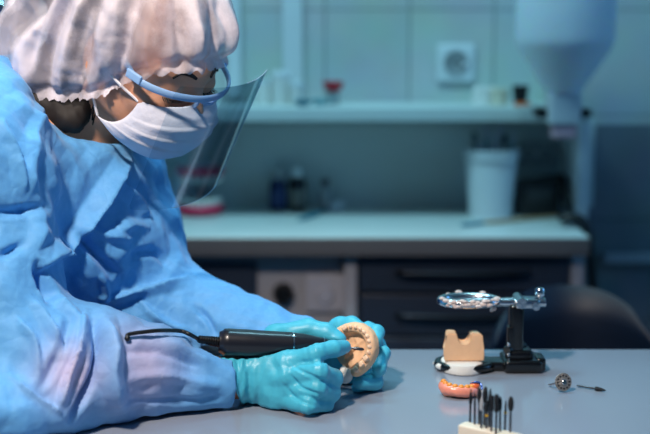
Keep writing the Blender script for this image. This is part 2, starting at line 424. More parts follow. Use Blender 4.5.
bm = new(); lathe(bm, [(0, .03), (.017, .03), (.024, .044), (.024, .052), (0, .052)], p, seg=20); obj('cap', bm, M_red, o)
# plaster models right side
for k, (u, Y, lab, r, h) in enumerate(((484, 2.68, 'white plaster dental cast on the shelf below the wall socket', .03, .042), (499, 2.66, 'cream plaster dental cast on the shelf beside the black cup', .022, .04))):
    p = on(u, Y); o = thing('plaster_cast', p, lab, 'dental cast', 'plaster casts on the shelf')
    mm = M_plast if k == 0 else mat('cream plaster', (205, 200, 180), .75, var=.06, bump=.3)
    bm = new(); lathe(bm, [(0, 0), (r, 0), (r*.98, h*.5), (r*.9, h*.55), (0, h*.55)], p, seg=7); obj('base', bm, mm, o, smooth=20)
    bm = new()
    for i in range(11):
        a = -PI*.95+PI*.9*i/10
        ball(bm, p+Vector((math.cos(a)*r*.75, math.sin(a)*r*.75, h*.72)), (r*.17, r*.17, h*.26), seg=10)
    obj('teeth', bm, mm, o)
p = on(520, 2.64); o = thing('black_cup', p, 'small black cup with orange foot on the shelf', 'cup')
bm = new(); lathe(bm, [(0, .007), (.015, .007), (.019, .044), (.017, .044), (.013, .012), (0, .012)], p, seg=24); obj('bowl', bm, M_black, o)
bm = new(); lathe(bm, [(0, 0), (.02, 0), (.02, .005), (.014, .008), (0, .008)], p+Vector((.004, -.004, 0)), seg=24); obj('foot', bm, mat('orange plastic', (215, 110, 60), .4), o)
# wall socket
p = W(455.5, 63, Y_WALL); o = thing('wall_socket', (p.x, Y_WALL, p.z), 'square white power socket on the upper tiles above the shelf', 'socket')
bm = new(); box(bm, (p.x, Y_WALL-.007, p.z), (.088, .014, .088), bev=.006); obj('frame', bm, M_white, o)
bm = new(); lathe(bm, [(.0, .0148), (.023, .0148), (.026, .017), (.03, .017), (.03, .010), (0, .010)], (p.x, Y_WALL, p.z), (0, -1, 0), 28); q = obj('insert', bm, M_grey, o)
bm = new()
for s in (-1, 1): lathe(bm, [(0, 0), (.0035, 0), (.0035, .002), (0, .002)], (p.x+s*.0095, Y_WALL-.0149, p.z), (0, -1, 0), 10)
obj('pin_hole', bm, M_black, q)
bm = new(); lathe(bm, [(0, 0), (.0065, 0), (.006, .006), (.003, .008), (0, .008)], (p.x+.021, Y_WALL-.014, p.z-.006), (0, -1, 0), 14); obj('glint_stud', bm, M_chrome, o)  # chrome stud added as the bright reflection on the socket's shiny plastic
# hopper dispenser at the end of the shelf
Yh = 2.50; hz = lambda v: W(562, v, Yh).z
M_hop = mat('frosted plastic', (226, 236, 246), .5, var=.02, sss=.6)
p = W(562, 138, Yh); o = thing('plaster_dispenser', p, 'big frosted white plaster hopper with narrow spout hung at the shelf end', 'dispenser')
sc = 1/ (FPX/(Yh*ct)); z0 = p.z
bm = new(); lathe(bm, [(.0, hz(93)), (.036, hz(93)), (.045, hz(86)), (.098, hz(48)), (.104, hz(38)), (.104, hz(-60)), (.10, hz(-62)), (0, hz(-62))], (p.x, Yh, 0), seg=40); obj('hopper', bm, M_hop, o)
bm = new(); box(bm, (p.x, Yh, (hz(93)+hz(124))/2), (.066, .056, hz(93)-hz(124)), bev=.006, taper=1.08); obj('neck', bm, M_white, o)
bm = new(); box(bm, (p.x+.002, Yh, (hz(124)+hz(138))/2), (.052, .045, hz(124)-hz(138)), bev=.006); obj('spout', bm, mat('pink plastic', (196, 160, 172), .45), o)
for s in (-1, 1):
    bm = new(); box(bm, (p.x+s*.043, Yh+.03, hz(113)), (.018, .075, .022), bev=.004); tube(bm, [(p.x+s*.034, Yh, hz(113)), (p.x+s*.06, Yh, hz(113))], .008, 12); obj('clamp', bm, M_black, o)
# ------------------------------------------------------------------ things on the worktop
BZ = .7805
def onb(u, v): q = T(u, v, BZ); return q
p = onb(490, 216); o = thing('white_bucket', p, 'white plastic bucket of dental tools on the worktop', 'bucket')
bs = (p.y*ct+.4*st)/FPX
bm = new(); r0, r1, h = 20.5*bs, 26*bs, 67*bs
lathe(bm, [(0, 0), (r0, 0), (r0+.001, .004), (r1, h-.008), (r1+.004, h-.006), (r1+.004, h), (r1-.002, h), (r1-.004, h-.01), (r0-.002, .006), (0, .006)], p, seg=40); obj('body', bm, M_white, o)
bm = new(); lathe(bm, [(r1*.985, h*.86), (r1*1.0+.004, h*.87), (r1*1.0+.004, h*.9), (r1*.99, h*.91)], p, seg=40); obj('rim_band', bm, M_white, o)
tools = [(-18, 132, 'black handled brush leaning far left in the white bucket', M_black, 'brush'), (-12, 140, 'short dark tool second from left in the white bucket', M_black, 'tool'),
         (-5, 127, 'pale blue spatula standing tallest left of centre in the bucket', M_teal, 'spatula'), (1, 134, 'steel carver standing in the middle of the white bucket', M_steel, 'carver'),
         (9, 126, 'pale steel spatula just right of centre in the bucket', M_steel, 'spatula'), (14, 134, 'grey brush right of centre in the white bucket', M_grey, 'brush'),
         (22, 131, 'teal handled tool leaning far right in the white bucket', M_teal, 'tool')]
for i, (du, v, lab, m, kind) in enumerate(tools):
    yy = p.y+random.uniform(-.02, .02)
    base = p+Vector((du*.35*bs, yy-p.y, .012)); tip = Vector((p.x+du*bs, yy+.008, W(490, v, yy).z))
    t_ = thing('dental_'+kind, base, lab, kind, 'tools in the white bucket')
    d = tip-base
    bm = new(); tube(bm, [base, base+d*.5, base+d*.86], [.0035, .0045, .0035], 10); obj('handle', bm, m, t_)
    bm = new()
    hx = frame(d)[0]
    if kind == 'brush': tube(bm, [base+d*.84, base+d*.9, base+d*.96, tip], [.0035, .006, .007, .002], 10)
    elif kind == 'spatula': tube(bm, [base+d*.84, base+d*.9, base+d*.97, tip], [.002, .006, .007, .003], 12, flat=(Vector((0, 1, 0)), .3))
    else: tube(bm, smooth_path([base+d*.84, base+d*.92, tip, tip+hx*.008], 4), .002, 8)
    obj('head', bm, M_steel if kind != 'brush' else mat('bristle', (70, 90, 100), .8), t_)
a, b = onb(461, 227), onb(557, 218); a.z = b.z = BZ+.0045
o = thing('wooden_brush', a, 'thin wooden handled brush lying on the worktop in front of the bucket', 'brush')
d = b-a
bm = new(); tube(bm, [a+d*.22, a+d*.4, b], [.0035, .0045, .003], 12); obj('handle', bm, mat('pale wood', (170, 140, 105), .55, var=.15), o)
bm = new(); tube(bm, [a+d*.1, a+d*.22], .0042, 12); obj('ferrule', bm, M_teal, o)
bm = new(); tube(bm, [a, a+d*.05, a+d*.1], [.002, .0045, .004], 12); obj('bristles', bm, M_teal, o)
p = Vector((W(537, 190, 2.68).x, 2.68, BZ)); o = thing('power_adapter', p, 'black box shaped power adapter on the worktop behind the bucket', 'adapter')
bm = new(); box(bm, p+Vector((0, 0, .041)), (.094, .07, .082), bev=.008); obj('body', bm, M_black, o)
bm = new(); box(bm, p+Vector((0, -.036, .05)), (.06, .004, .03), bev=.001); obj('vent_panel', bm, mat('charcoal', (34, 36, 38), .6), o)
p = W(535, 153, Y_WALL); o = thing('double_socket', (p.x, Y_WALL, p.z), 'grey double power socket on the wall under the shelf', 'socket')
bm = new(); box(bm, (p.x, Y_WALL-.01, p.z), (.082, .02, .05), bev=.004); obj('frame', bm, M_grey, o)
for s in (-1, 1):
    bm = new(); lathe(bm, [(0, .012), (.014, .012), (.017, .022), (.019, .022), (.019, .01), (0, .01)], (p.x+s*.02, Y_WALL, p.z), (0, -1, 0), 20); obj('outlet', bm, M_white, o)
c = [W(520, 195, 2.74), W(560, 190, 2.72), Vector((W(566, 200, 2.62).x, 2.62, .83)), Vector((W(570, 206, 2.55).x, 2.55, BZ+.02)), Vector((XR-.03, 2.50, BZ+.02)), Vector((XR+.015, 2.49, .79)), Vector((XR+.03, 2.48, .70)), Vector((XR+.045, 2.47, .5)), Vector((XR+.06, 2.47, .2)), Vector((XR+.1, 2.5, .011))]
c[0].z = .84; c[1].z = .86
bm = new(); tube(bm, smooth_path(c, 8), .011, 12); cb = obj('cable', bm, M_black, None, c[-1]); tag(cb, 'thick black cable draped over the right end of the worktop', 'cable')
# bottles
def bottle(u, v, r, h, lab, mb, mcap, label=None, capr=.5):
    p = onb(u, v); o = thing('reagent_bottle', p, lab, 'bottle', 'bottles at the back of the worktop')
    bm = new(); lathe(bm, [(0, 0), (r*.94, 0), (r, .004), (r, h*.66), (r*.9, h*.72), (r*capr*.9, h*.78), (r*capr*.9, h*.82), (0, h*.82)], p, seg=28); obj('body', bm, mb, o)
    bm = new(); lathe(bm, [(0, h*.8), (r*capr, h*.8), (r*capr, h*.99), (r*capr*.9, h), (0, h)], p, seg=20); obj('cap', bm, mcap, o)
    if label:
        bm = new(); lathe(bm, [(r+.0002, h*.12), (r+.0006, h*.12), (r+.0006, h*.5), (r+.0002, h*.5)], p, seg=28); obj('paper_label', bm, label, o)
bottle(278, 210, .020, .095, 'dark blue bottle with pale cap at the back of the worktop', mat('blue glass', (22, 34, 74), .2), M_grey, mat('blue label', (38, 60, 110), .5), .7)
bottle(297, 210, .021, .10, 'black bottle with white cap and cream label at the back of the worktop', mat('brown glass', (24, 18, 20), .2), M_white, mat('cream label', (120, 120, 112), .6), .55)
bottle(325, 210, .016, .075, 'small grey bottle right of the black bottle on the worktop', M_grey, mat('dusky cap', (70, 60, 70), .5), None, .6)
p = onb(334, 209); o = thing('mixing_spatula', p, 'teal spatula with white grip lying on the worktop in front of the bottles', 'spatula')
a, b = onb(300, 221)+Vector((0, 0, .003)), onb(330, 211)+Vector((0, 0, .006))
bm = new(); tube(bm, [a, a+(b-a)*.1, a+(b-a)*.6, b], [.007, .010, .009, .004], 12, flat=(Vector((0, 0, 1)), .25)); obj('blade', bm, M_teal, o)
bm = new(); tube(bm, [b, b+Vector((.012, .012, .004)), b+Vector((.03, .03, .004))], [.006, .011, .009], 12); obj('grip', bm, M_white, o)
# typodont: big demonstration jaws
p = onb(198, 217); o = thing('jaw_model', p, 'large demonstration jaws with red gums behind the face shield', 'jaw model')
M_gum = mat('red gum', (205, 40, 82), .35, var=.1); M_tooth = mat('white enamel', (226, 224, 216), .25)
bm = new(); box(bm, p+Vector((0, .055, .055)), (.016, .014, .10), bev=.003); box(bm, p+Vector((.012, .055, .06)), (.012, .01, .05), bev=.002); obj('hinge_post', bm, M_grey, o)
def arch(n, R, ry): return [(R*math.cos(a), -ry*math.sin(a)) for a in [PI*i/(n-1) for i in range(n)]]
for up in (0, 1):
    zc = .014 if not up else .098
    bm = new(); pts = [p+Vector((x, y+.055, zc+(.004 if up else 0))) for x, y in arch(19, .045, .055)]
    tube(bm, pts, [.011]*19, 12, flat=(Vector((0, 0, 1)), 1.1)); gm = obj('gum', bm, M_gum, o)
    bm = new()
    for x, y in arch(12, .045, .054): ball(bm, p+Vector((x, y+.053, zc+(.017 if not up else -.013))), (.0062, .0062, .011), seg=10)
    obj('teeth', bm, M_tooth, gm)
    bm = new(); pl = [p+Vector((x*.9, y*.9+.055, 0.0 if not up else zc+.012)) for x, y in arch(15, .045, .055)]
    prism(bm, [Vector((q.x, q.y, q.z)) for q in pl], (0, 0, 1), .008); obj('base_plate', bm, M_white, o)
# blue locker at far left behind the cap
M_loc = mat('blue gloss paint', (18, 60, 130), .25, var=.1)
lx0, lx1 = -1.05, W(38, 20, 2.3).x
o = thing('steel_locker', ((lx0+lx1)/2, 2.15, 0), 'glossy blue steel locker behind the hair cap at far left', 'locker')
bm = new(); box(bm, ((lx0+lx1)/2, 2.17, .75+.15), (lx1-lx0, .3, 1.8), bev=.004); obj('body', bm, M_loc, o)
bm = new(); box(bm, ((lx0+lx1)/2, 2.012, .9), (lx1-lx0-.02, .012, 1.74), bev=.004); dr = obj('door', bm, M_loc, o)
q1, q2 = W(3, 3, 2.0), W(13, 11, 2.0)
bm = new(); tube(bm, [(q1.x-.02, 1.995, q1.z+.004), (q2.x+.004, 1.995, q2.z)], .008, 10); box(bm, (q1.x-.008, 2.001, q1.z), (.012, .012, .012)); obj('handle', bm, M_chrome, dr)  # chrome bar added to stand for two bright highlights on the blue gloss
# ------------------------------------------------------------------ chair behind the table
M_lea = mat('navy leatherette', (6, 20, 40), .5, var=.1, bump=.1, bscale=150, spec=.35)
ctop = W(572, 291, 1.95).z; cx = W(568, 300, 1.95).x
o = thing('swivel_chair', (cx, 2.0, 0), 'dark navy padded swivel chair with curved back behind the table', 'chair')
def shell(w, hgt, zt, y0, curve, th, n=28, m_=14):
    F = []
    for s in (0, 1):
        for j in range(m_+1):
            for i in range(n+1):
                a = -1+2*i/n; b = j/m_
                wd = w*(1-.16*abs(2*b-1)**2.5)
                top = (1-abs(a)**3.2)**.5 if abs(a) < 1 else 0
                z = zt-hgt*(1-b)-(hgt*.34*(1-top))*(b**1.5)
                edge = min(1, (1-abs(a))*7, b*9, (1-b)*9)**.5
                y = y0-curve*a*a+(-1 if s == 0 else 1)*th*.5*edge
                F.append((cx+a*wd, y, z))
    return F
def shell_mesh(bm, F, n=28, m_=14):
    vs = [bm.verts.new(f) for f in F]; K = (n+1)*(m_+1)
    for s in (0, 1):
        for j in range(m_):
            for i in range(n):
                q = [s*K+j*(n+1)+i, s*K+j*(n+1)+i+1, s*K+(j+1)*(n+1)+i+1, s*K+(j+1)*(n+1)+i]
                bm.faces.new([vs[x] for x in (q if s else q[::-1])])
    bmesh.ops.remove_doubles(bm, verts=bm.verts[:], dist=1e-5)
bm = new(); shell_mesh(bm, shell(.168, .36, ctop, 2.0, .12, .06)); obj('backrest', bm, M_lea, o, smooth=80)
bm = new(); box(bm, (cx, 1.76, .47), (.42, .42, .075), bev=.03); obj('seat', bm, M_lea, o)
bm = new(); tube(bm, smooth_path([(cx, 1.86, .42), (cx, 2.06, .44), (cx, 2.07, .58), (cx, 2.035, ctop-.24)], 6), .018, 10); obj('back_bracket', bm, M_black, o)
bm = new(); tube(bm, [(cx, 1.76, .07), (cx, 1.76, .44)], [.028, .02], 16); obj('column', bm, M_steel, o)
for k in range(5):
    a = 2*PI*k/5+.3; e = Vector((cx+.24*math.cos(a), 1.76+.24*math.sin(a), .06))
    bm = new(); tube(bm, [(cx, 1.76, .09), e], [.022, .014], 10); l = obj('leg', bm, M_black, o)
    bm = new(); tube(bm, [e+Vector((0, -.012, -.035)), e+Vector((0, .012, -.035))], .025, 14); obj('castor', bm, M_black, l)
# ================================================================== work table
M_tab = mat('grey gloss tabletop', (140, 149, 164), .13, var=.03, vscale=10, bump=.012, bscale=30, spec=.6)
TX0, TX1, TY0, TY1 = -.365, .95, .72, T(420, 349).y
o = thing('work_table', (.3, 1.1, 0), 'smooth blue grey work table in the foreground holding the dental tools', 'table')
bm = new(); box(bm, ((TX0+TX1)/2, (TY0+TY1)/2, .765), (TX1-TX0, TY1-TY0, .03), bev=.003); obj('tabletop', bm, M_tab, o)
bm = new(); box(bm, ((TX0+TX1)/2, (TY0+TY1)/2, .72), (TX1-TX0-.12, TY1-TY0-.12, .06)); obj('apron', bm, M_cab, o)
for x in (TX0+.30, TX1-.05):
    for y in (TY0+.05, TY1-.05):
        bm = new(); box(bm, (x, y, .375), (.045, .045, .75), bev=.004); obj('leg', bm, M_steel, o)
TT = .7803
# ------------------------------------------------------------------ articulator with tan cast
M_blk = mat('black enamel', (8, 9, 12), .25, var=.2, coat=.3)
M_cruk = mat('plaster crust', (205, 190, 186), .8, var=.12, vscale=150, bump=.6, bscale=200)
base = T(497, 371, TT); Ya = base.y; s_ = (Ya*ct+.38*st)/FPX
A = lambda u, v, dy=0: W(u, v, Ya+dy)
o = thing('dental_articulator', base, 'black and chrome dental articulator standing on the table', 'articulator')
bm = new()
cu = A(466, 371).x
ring = [(cu+.033*math.cos(a), Ya+.012+.026*math.sin(a), TT+.006) for a in [2*PI*i/28 for i in range(29)]]
tube(bm, ring, .0058, 10, flat=(Vector((0, 0, 1)), .9)); box(bm, (A(500, 371).x, Ya+.012, TT+.006), (.055, .03, .011), bev=.004)
box(bm, (A(522, 371).x, Ya+.012, TT+.008), (.046, .05, .0155), bev=.005); box(bm, (A(540, 371).x, Ya+.008, TT+.009), (.012, .03, .017), bev=.004)
box(bm, (A(519, 371).x, Ya+.012, TT+.016), (.034, .03, .02), bev=.006)
obj('base', bm, M_blk, o)
zt = A(500, 306).z
bm = new(); box(bm, (A(517, 340).x, Ya+.012, (TT+.012+zt)/2), (.017, .022, zt-TT-.012), bev=.004)
box(bm, (A(511, 340).x, Ya+.006, TT+.03), (.008, .014, .05), bev=.002); tube(bm, [(A(507, 340).x, Ya-.002, TT+.026), (A(527, 340).x, Ya+.024, TT+.026)], .005, 10)
obj('post', bm, M_blk, o)
bm = new()
for v in (345, 355, 361): ball(bm, A(508.5, v, -.004), (.0022, .002, .003), seg=8)
obj('hinge_glint', bm, M_chrome, o)  # chrome beads added where the hinge shows white highlights
bm = new()
uu = A(470, 302); ring = [(uu.x+.034*math.cos(a), Ya+.012+.021*math.sin(a), zt+.004) for a in [2*PI*i/32 for i in range(33)]]
tube(bm, ring, .0055, 10, flat=(Vector((0, 0, 1)), 1.0)); box(bm, (uu.x, Ya+.012, zt+.0035), (.06, .012, .005), bev=.002)
pts = [A(492, 306), A(510, 306), A(547, 305)]
tube(bm, [Vector((q.x, Ya+.012, zt+.002)) for q in pts], [.006, .0075, .007], 12, flat=(Vector((0, 0, 1)), .8))
box(bm, (A(528, 305).x, Ya+.012, zt+.002), (.03, .026, .012), bev=.004); tube(bm, [(A(521, 303).x, Ya-.006, zt+.004), (A(521, 303).x, Ya+.03, zt+.004)], .0065, 12); tube(bm, [(A(536, 303).x, Ya-.004, zt), (A(536, 303).x, Ya+.028, zt)], .005, 12)
ua = obj('upper_arm', bm, M_chrome, o)
bm = new()
random.seed(5)
for i in range(120):
    a = random.uniform(0, PI*2); a = -abs(a-PI)*1.0 if i % 3 else a; rr = random.uniform(.0012, .0034)
    ball(bm, (uu.x+.034*math.cos(a)+random.uniform(-.002, .002), Ya+.012+.026*math.sin(a)+random.uniform(-.003, .003), zt+random.uniform(.001, .009)), (rr*1.4, rr, rr*.8), seg=8)
for i in range(8): ball(bm, (A(492+i*.6, 307).x, Ya+.004+random.uniform(-.003, .003), zt-.002+random.uniform(-.004, .003)), random.uniform(.0015, .003), seg=8)
obj('plaster_residue', bm, M_cruk, ua)
bm = new(); q = A(541.5, 300); lathe(bm, [(0, -.008), (.0026, -.008), (.0026, .004), (.0055, .005), (.0062, .007), (.0062, .013), (.005, .0145), (0, .0145)], (q.x, Ya+.012, zt+.005), seg=16); obj('set_screw', bm, M_chrome, o)
bm = new(); q = A(463, 371)
lathe(bm, [(0, .0005), (.032, .0005), (.033, .004), (.030, .011), (.024, .013), (0, .013)], (q.x, Ya+.010, TT), seg=26, sx=1.0, sy=.85)
for i in range(14):
    a = random.uniform(0, 2*PI); ball(bm, (q.x+.031*math.cos(a), Ya+.01+.026*math.sin(a), TT+.006), (.005, .004, .004), seg=8)
pb = obj('plaster_base', bm, M_plast, o)
# tan cast standing on it
M_tan = mat('tan dental stone', (236, 192, 152), .62, var=.05, vscale=60, bump=.25, bscale=120, sss=.05)
cz = TT+.0135; q = A(464, 365); pc = Vector((q.x, Ya+.010, cz)); hh = A(464, 333).z-cz
o = thing('tan_cast', pc, 'tan dental cast with U shaped notch on the articulator base', 'dental cast')
bw = 20*s_
ol = [(-1, 0), (-1.02, .30), (-1.06, .42), (-.96, .48), (-.93, .94), (-.86, 1.0), (-.42, .985), (-.36, .86)]
ol += [(-.36*math.cos(PI*i/10), .80-.24*math.sin(PI*i/10)) for i in range(11)]
ol += [(.36, .88), (.42, .97), (.84, .97), (.91, .90), (.93, .45), (1.0, .30), (.98, 0)]
bm = new(); prism(bm, [pc+Vector((x*bw, -.014, z*hh)) for x, z in ol], (0, 1, 0), .030)
for v in bm.verts:                      # the back leans in a little
    if v.co.y > pc.y+.01: v.co.x = pc.x+(v.co.x-pc.x)*.9; v.co.z = cz+(v.co.z-cz)*.94
bmesh.ops.bevel(bm, geom=bm.edges[:], offset=.0012, segments=2, affect='EDGES', clamp_overlap=True)
obj('stone_body', bm, M_tan, o, smooth=35)
bm = new(); ball(bm, pc+Vector((-bw*.82, -.006, hh*.44)), (.0046, .006, .0042)); obj('ledge', bm, M_tan, o)
# ------------------------------------------------------------------ partial denture on the table
p = T(460, 397, TT); o = thing('partial_denture', p, 'small glossy orange pink denture lying on the table', 'denture')
M_acr = mat('pink acrylic', (240, 150, 128), .18, var=.1, vscale=60, coat=.3, sss=.15); M_amb = mat('amber wax', (236, 150, 60), .3, sss=.1)
c = np.array(p); F_ = Field(c-(.028, .022, .004), c+(.028, .022, .03), .0009)
for i in range(14):
    a = PI*(1.02-.98*i/13); pt_ = c+(.0165*math.cos(a)*1.1, .011-.017*math.sin(a), .006+.004*(1-i/13)); 
    if i: F_.cone(pp, pt_, .0052, .0052, .003)
    pp = pt_
F_.cone(c+(-.014, .004, .004), c+(.012, .004, .004), .0045, k=.006); F_.half(TT+.0003, .001)
P, Q = F_.mesh(2); P += normals(P, Q)*(noise(P*200)*.0008)[:, None]; npmesh('gum_base', P, Q, M_acr, o)
bm = new()
for i in range(8):
    a = PI*(.98-.86*i/7); ball(bm, p+Vector((.0165*math.cos(a)*1.08, .011-.0168*math.sin(a), .0112+.0033*(1-i/7))), (.0037, .0034, .0038), seg=10)
obj('teeth', bm, M_amb, o)
bm = new(); q = p+Vector((.018, .006, .010)); tube(bm, smooth_path([q, q+Vector((.004, -.004, .006)), q+Vector((-.001, -.008, .008)), q+Vector((-.006, -.004, .005))], 6), .0011, 8)
tube(bm, smooth_path([q, q+Vector((.006, .002, .003)), q+Vector((.007, -.003, -.002))], 6), .0011, 8); obj('clasp', bm, mat('blue steel', (90, 120, 190), .3, .7), o)
bm = new(); ball(bm, p+Vector((.0165, .002, .0125)), (.006, .0055, .005)); obj('wax_button', bm, mat('orange wax', (238, 110, 60), .35), o)
# ------------------------------------------------------------------ grinding disc and loose burr
p = T(563, 392, TT); R = .0105
o = thing('grinding_disc', p, 'round perforated grinding disc tilted on its mandrel on the table', 'disc')
M_disc = mat('grit metal', (150, 145, 140), .5, .7, var=.3, vscale=300, bump=.5, bscale=400)
ax = Vector((.25, -.93, .22)).normalized(); c = p+Vector((0, 0, .0118)); x, y, d_ = frame(ax)
bm = new()
ro, n = R, 40
def discring(r, z): return [bm.verts.new(c+d_*z+x*math.cos(2*PI*k/n)*r+y*math.sin(2*PI*k/n)*r) for k in range(n)]
prof = [(.0028, .0012), (.0042, .0008), (ro-.0004, .0006), (ro, 0), (ro-.0004, -.0006), (.0042, -.0008), (.0028, -.0012)]
rs = [discring(r, z) for r, z in prof]
for a_, b_ in zip(rs, rs[1:]+rs[:1]):
    for k in range(n): bm.faces.new((a_[k], a_[(k+1) % n], b_[(k+1) % n], b_[k]))
dk = obj('disc_plate', bm, M_disc, o)
bm = new()
for k in range(12):
    a = 2*PI*k/12
    lathe(bm, [(0, .0004), (.0011, .0004), (.0011, .0011), (0, .0011)], c+x*math.cos(a)*.0074+y*math.sin(a)*.0074, d_, 8)
obj('perforations', bm, mat('dark hole', (25, 25, 28), .7), dk)
bm = new(); lathe(bm, [(0, -.003), (.003, -.003), (.003, .002), (.0022, .0028), (0, .0028)], c, d_, 18); obj('centre_screw', bm, M_chrome, o)
e = Vector((p.x-.012, p.y+.022, TT+.0015)); bm = new(); tube(bm, [c-d_*.002, e+(c-e)*.3, e], [.0018, .0013, .0013], 10); obj('mandrel', bm, M_steel, o)
M_shank = mat('dark steel', (92, 94, 100), .3, .9, var=.1); M_carb = mat('black carbide', (30, 32, 38), .45, .4, var=.3, vscale=700, bump=.4, bscale=900); M_yel = mat('yellow band', (220, 170, 40), .5)
def burr_parts(o, a, dr, L, hl, hr, kind, band=False, m_head=None):
    bm = new(); tube(bm, [a, a+dr*(L-hl)], .00118, 10); obj('shank', bm, M_shank, o)
    z0 = L-hl
    prof = {'cone': [(0, 0), (hr*.8, 0), (hr, .2), (hr*.7, .6), (hr*.2, .97), (0, 1)], 'oval': [(0, 0), (hr*.6, .05), (hr, .3), (hr, .65), (hr*.65, .9), (0, 1)],
            'cyl': [(0, 0), (hr*.9, .02), (hr, .1), (hr, .85), (hr*.8, .97), (0, 1)], 'needle': [(0, 0), (hr, 0), (hr*.85, .4), (hr*.35, .98), (0, 1)]}[kind]
    bm = new(); lathe(bm, [(r, z0+t*hl) for r, t in prof], a, dr, 14); obj('head', bm, m_head or M_carb, o)
    if band: bm = new(); lathe(bm, [(.0012, z0*.78), (.0016, z0*.78), (.0016, z0*.78+.002), (.0012, z0*.78+.002)], a, dr, 12); obj('colour_band', bm, M_yel, o)
a, b = T(577, 386, TT+.0014), T(606, 391, TT+.0014); a.z += .0; d = (b-a).normalized(); L = (b-a).length
o = thing('loose_burr', a, 'single dark burr lying flat on the table beside the disc', 'burr'); burr_parts(o, a+Vector((0, 0, .0008)), d, L, .013, .0026, 'cone')
# ------------------------------------------------------------------ block of burrs
bt = TT+.024
c0, c1 = T(462, 420, bt), T(520, 433, bt)
ex = (c1-c0).normalized(); ey = Vector((-ex.y, ex.x, 0)); BL = (c1-c0).length+.004; BW = .015
o = thing('burr_block', c0+ex*BL/2-ey*BW/2-Vector((0, 0, .024)), 'cream plastic block holding upright burrs at the front of the table', 'burr block')
ang = math.atan2(ex.y, ex.x); BL -= .004; cc = c0+ex*(BL/2+.004)-ey*(BW/2); cc.z = (TT+bt)/2
bm = new(); box(bm, cc, (BL, BW, bt-TT), rot=(0, 0, ang), bev=.002); obj('block', bm, mat('cream plastic', (226, 214, 196), .5, var=.03), o)
holes = []
BS = [(470, 420, 389, 'cone', .0018, .015, 0, 'slim tapered burr at the far left of the block'), (474.7, 424, 393, 'needle', .0011, .010, 0, 'thin needle burr second from the left in the block'),
      (479, 424, 387, 'oval', .0021, .017, 0, 'oval headed burr in the back row left of the tallest one'), (481.3, 428, 397, 'cone', .0021, .013, 0, 'burr with silver cone tip in the block'),
      (484, 424, 386, 'oval', .0025, .018, 0, 'tallest broad headed burr in the back row of the block'), (486.3, 428, 400, 'cyl', .0016, .012, 1, 'yellow banded burr in the front row below the tallest one'),
      (489, 427, 388, 'cone', .0024, .018, 0, 'broad cone burr right of the tallest one in the block'), (491.3, 431, 395, 'cyl', .0018, .016, 0, 'cylindrical burr in the front row at the middle of the block'),
      (496, 433, 394, 'cyl', .0023, .018, 0, 'thick cylindrical burr right of the middle of the block'), (500, 431, 396, 'oval', .0019, .016, 0, 'dark oval burr left of the thin yellow banded one'),
      (504.8, 429, 400, 'needle', .0011, .008, 1, 'thin yellow banded burr beside the far right one'), (510.2, 432, 396, 'oval', .0028, .0155, 0, 'plump oval headed burr at the far right of the block')]
M_sil = mat('silver stone', (190, 192, 196), .4, .3)
for i, (u, vb, vt, kind, hr, hl, bd, lab) in enumerate(BS):
    a = T(u, vb, bt); a.z = bt-.004
    top = W(u, vt, a.y)
    q = thing('dental_burr', a, lab, 'burr', 'burrs standing in the cream block'); burr_parts(q, a, Vector((random.uniform(-.02, .02), 0, 1)).normalized(), top.z-a.z, hl, hr, kind, bool(bd), M_sil if i == 3 else None)
# ================================================================== the person
HC = np.array(W(149, 33.6, 1.37)); SCL = .95
pp_, yy_, rr_ = math.radians(27.3), math.radians(31.8), math.radians(6.2)
hF = np.array((math.cos(pp_)*math.cos(yy_), -math.cos(pp_)*math.sin(yy_), -math.sin(pp_)))
hL = np.array((math.sin(yy_), math.cos(yy_), 0)); hU = np.cross(hF, hL)
hL, hU = hL*math.cos(rr_)+hU*math.sin(rr_), hU*math.cos(rr_)-hL*math.sin(rr_)
HR = np.stack([hF, hL, hU], 1)
def hp(x, y, z): return HC+(HR@np.array((x, y, z)))*.001*SCL
def hv(p): return Vector(hp(*p))
RS, RE, RW_ = np.array(W(-34, 165, 1.27)), np.array(W(26, 379, 1.20)), np.array(W(236, 377, 1.262))
LS, LE, LW_ = np.array(W(98, 165, 1.57)), np.array(W(143, 312, 1.43)), np.array(W(318, 352, 1.36))
NB = np.array(W(52, 130, 1.42)); PEL = np.array((-.66, 1.44, .56)); CH = np.array(W(40, 215, 1.43))
# right hand joints: index, middle, ring, little, thumb
RH = [[(266, 360, 1.262), (288, 363, 1.244), (317, 354, 1.230), (333, 349, 1.242), (344, 347, 1.258)],
      [(266, 370, 1.260), (286, 378, 1.238), (319, 371, 1.216), (334, 379, 1.238), (328, 384, 1.262)],
      [(266, 380, 1.260), (283, 390, 1.240), (317, 388, 1.214), (332, 393, 1.236), (322, 396, 1.260)],
      [(266, 388, 1.260), (279, 400, 1.242), (308, 405, 1.212), (325, 405, 1.230), (316, 402, 1.258)],
      [(254, 356, 1.275), (276, 338, 1.290), (308, 329, 1.294), (326, 333, 1.287), (339, 340, 1.280)]]
RR = [[.011, .0102, .0092, .0082, .0068], [.011, .0105, .0095, .0085, .0070], [.011, .0100, .0092, .0082, .0068], [.011, .0092, .0082, .0075, .0062], [.014, .0128, .0108, .0098, .0078]]
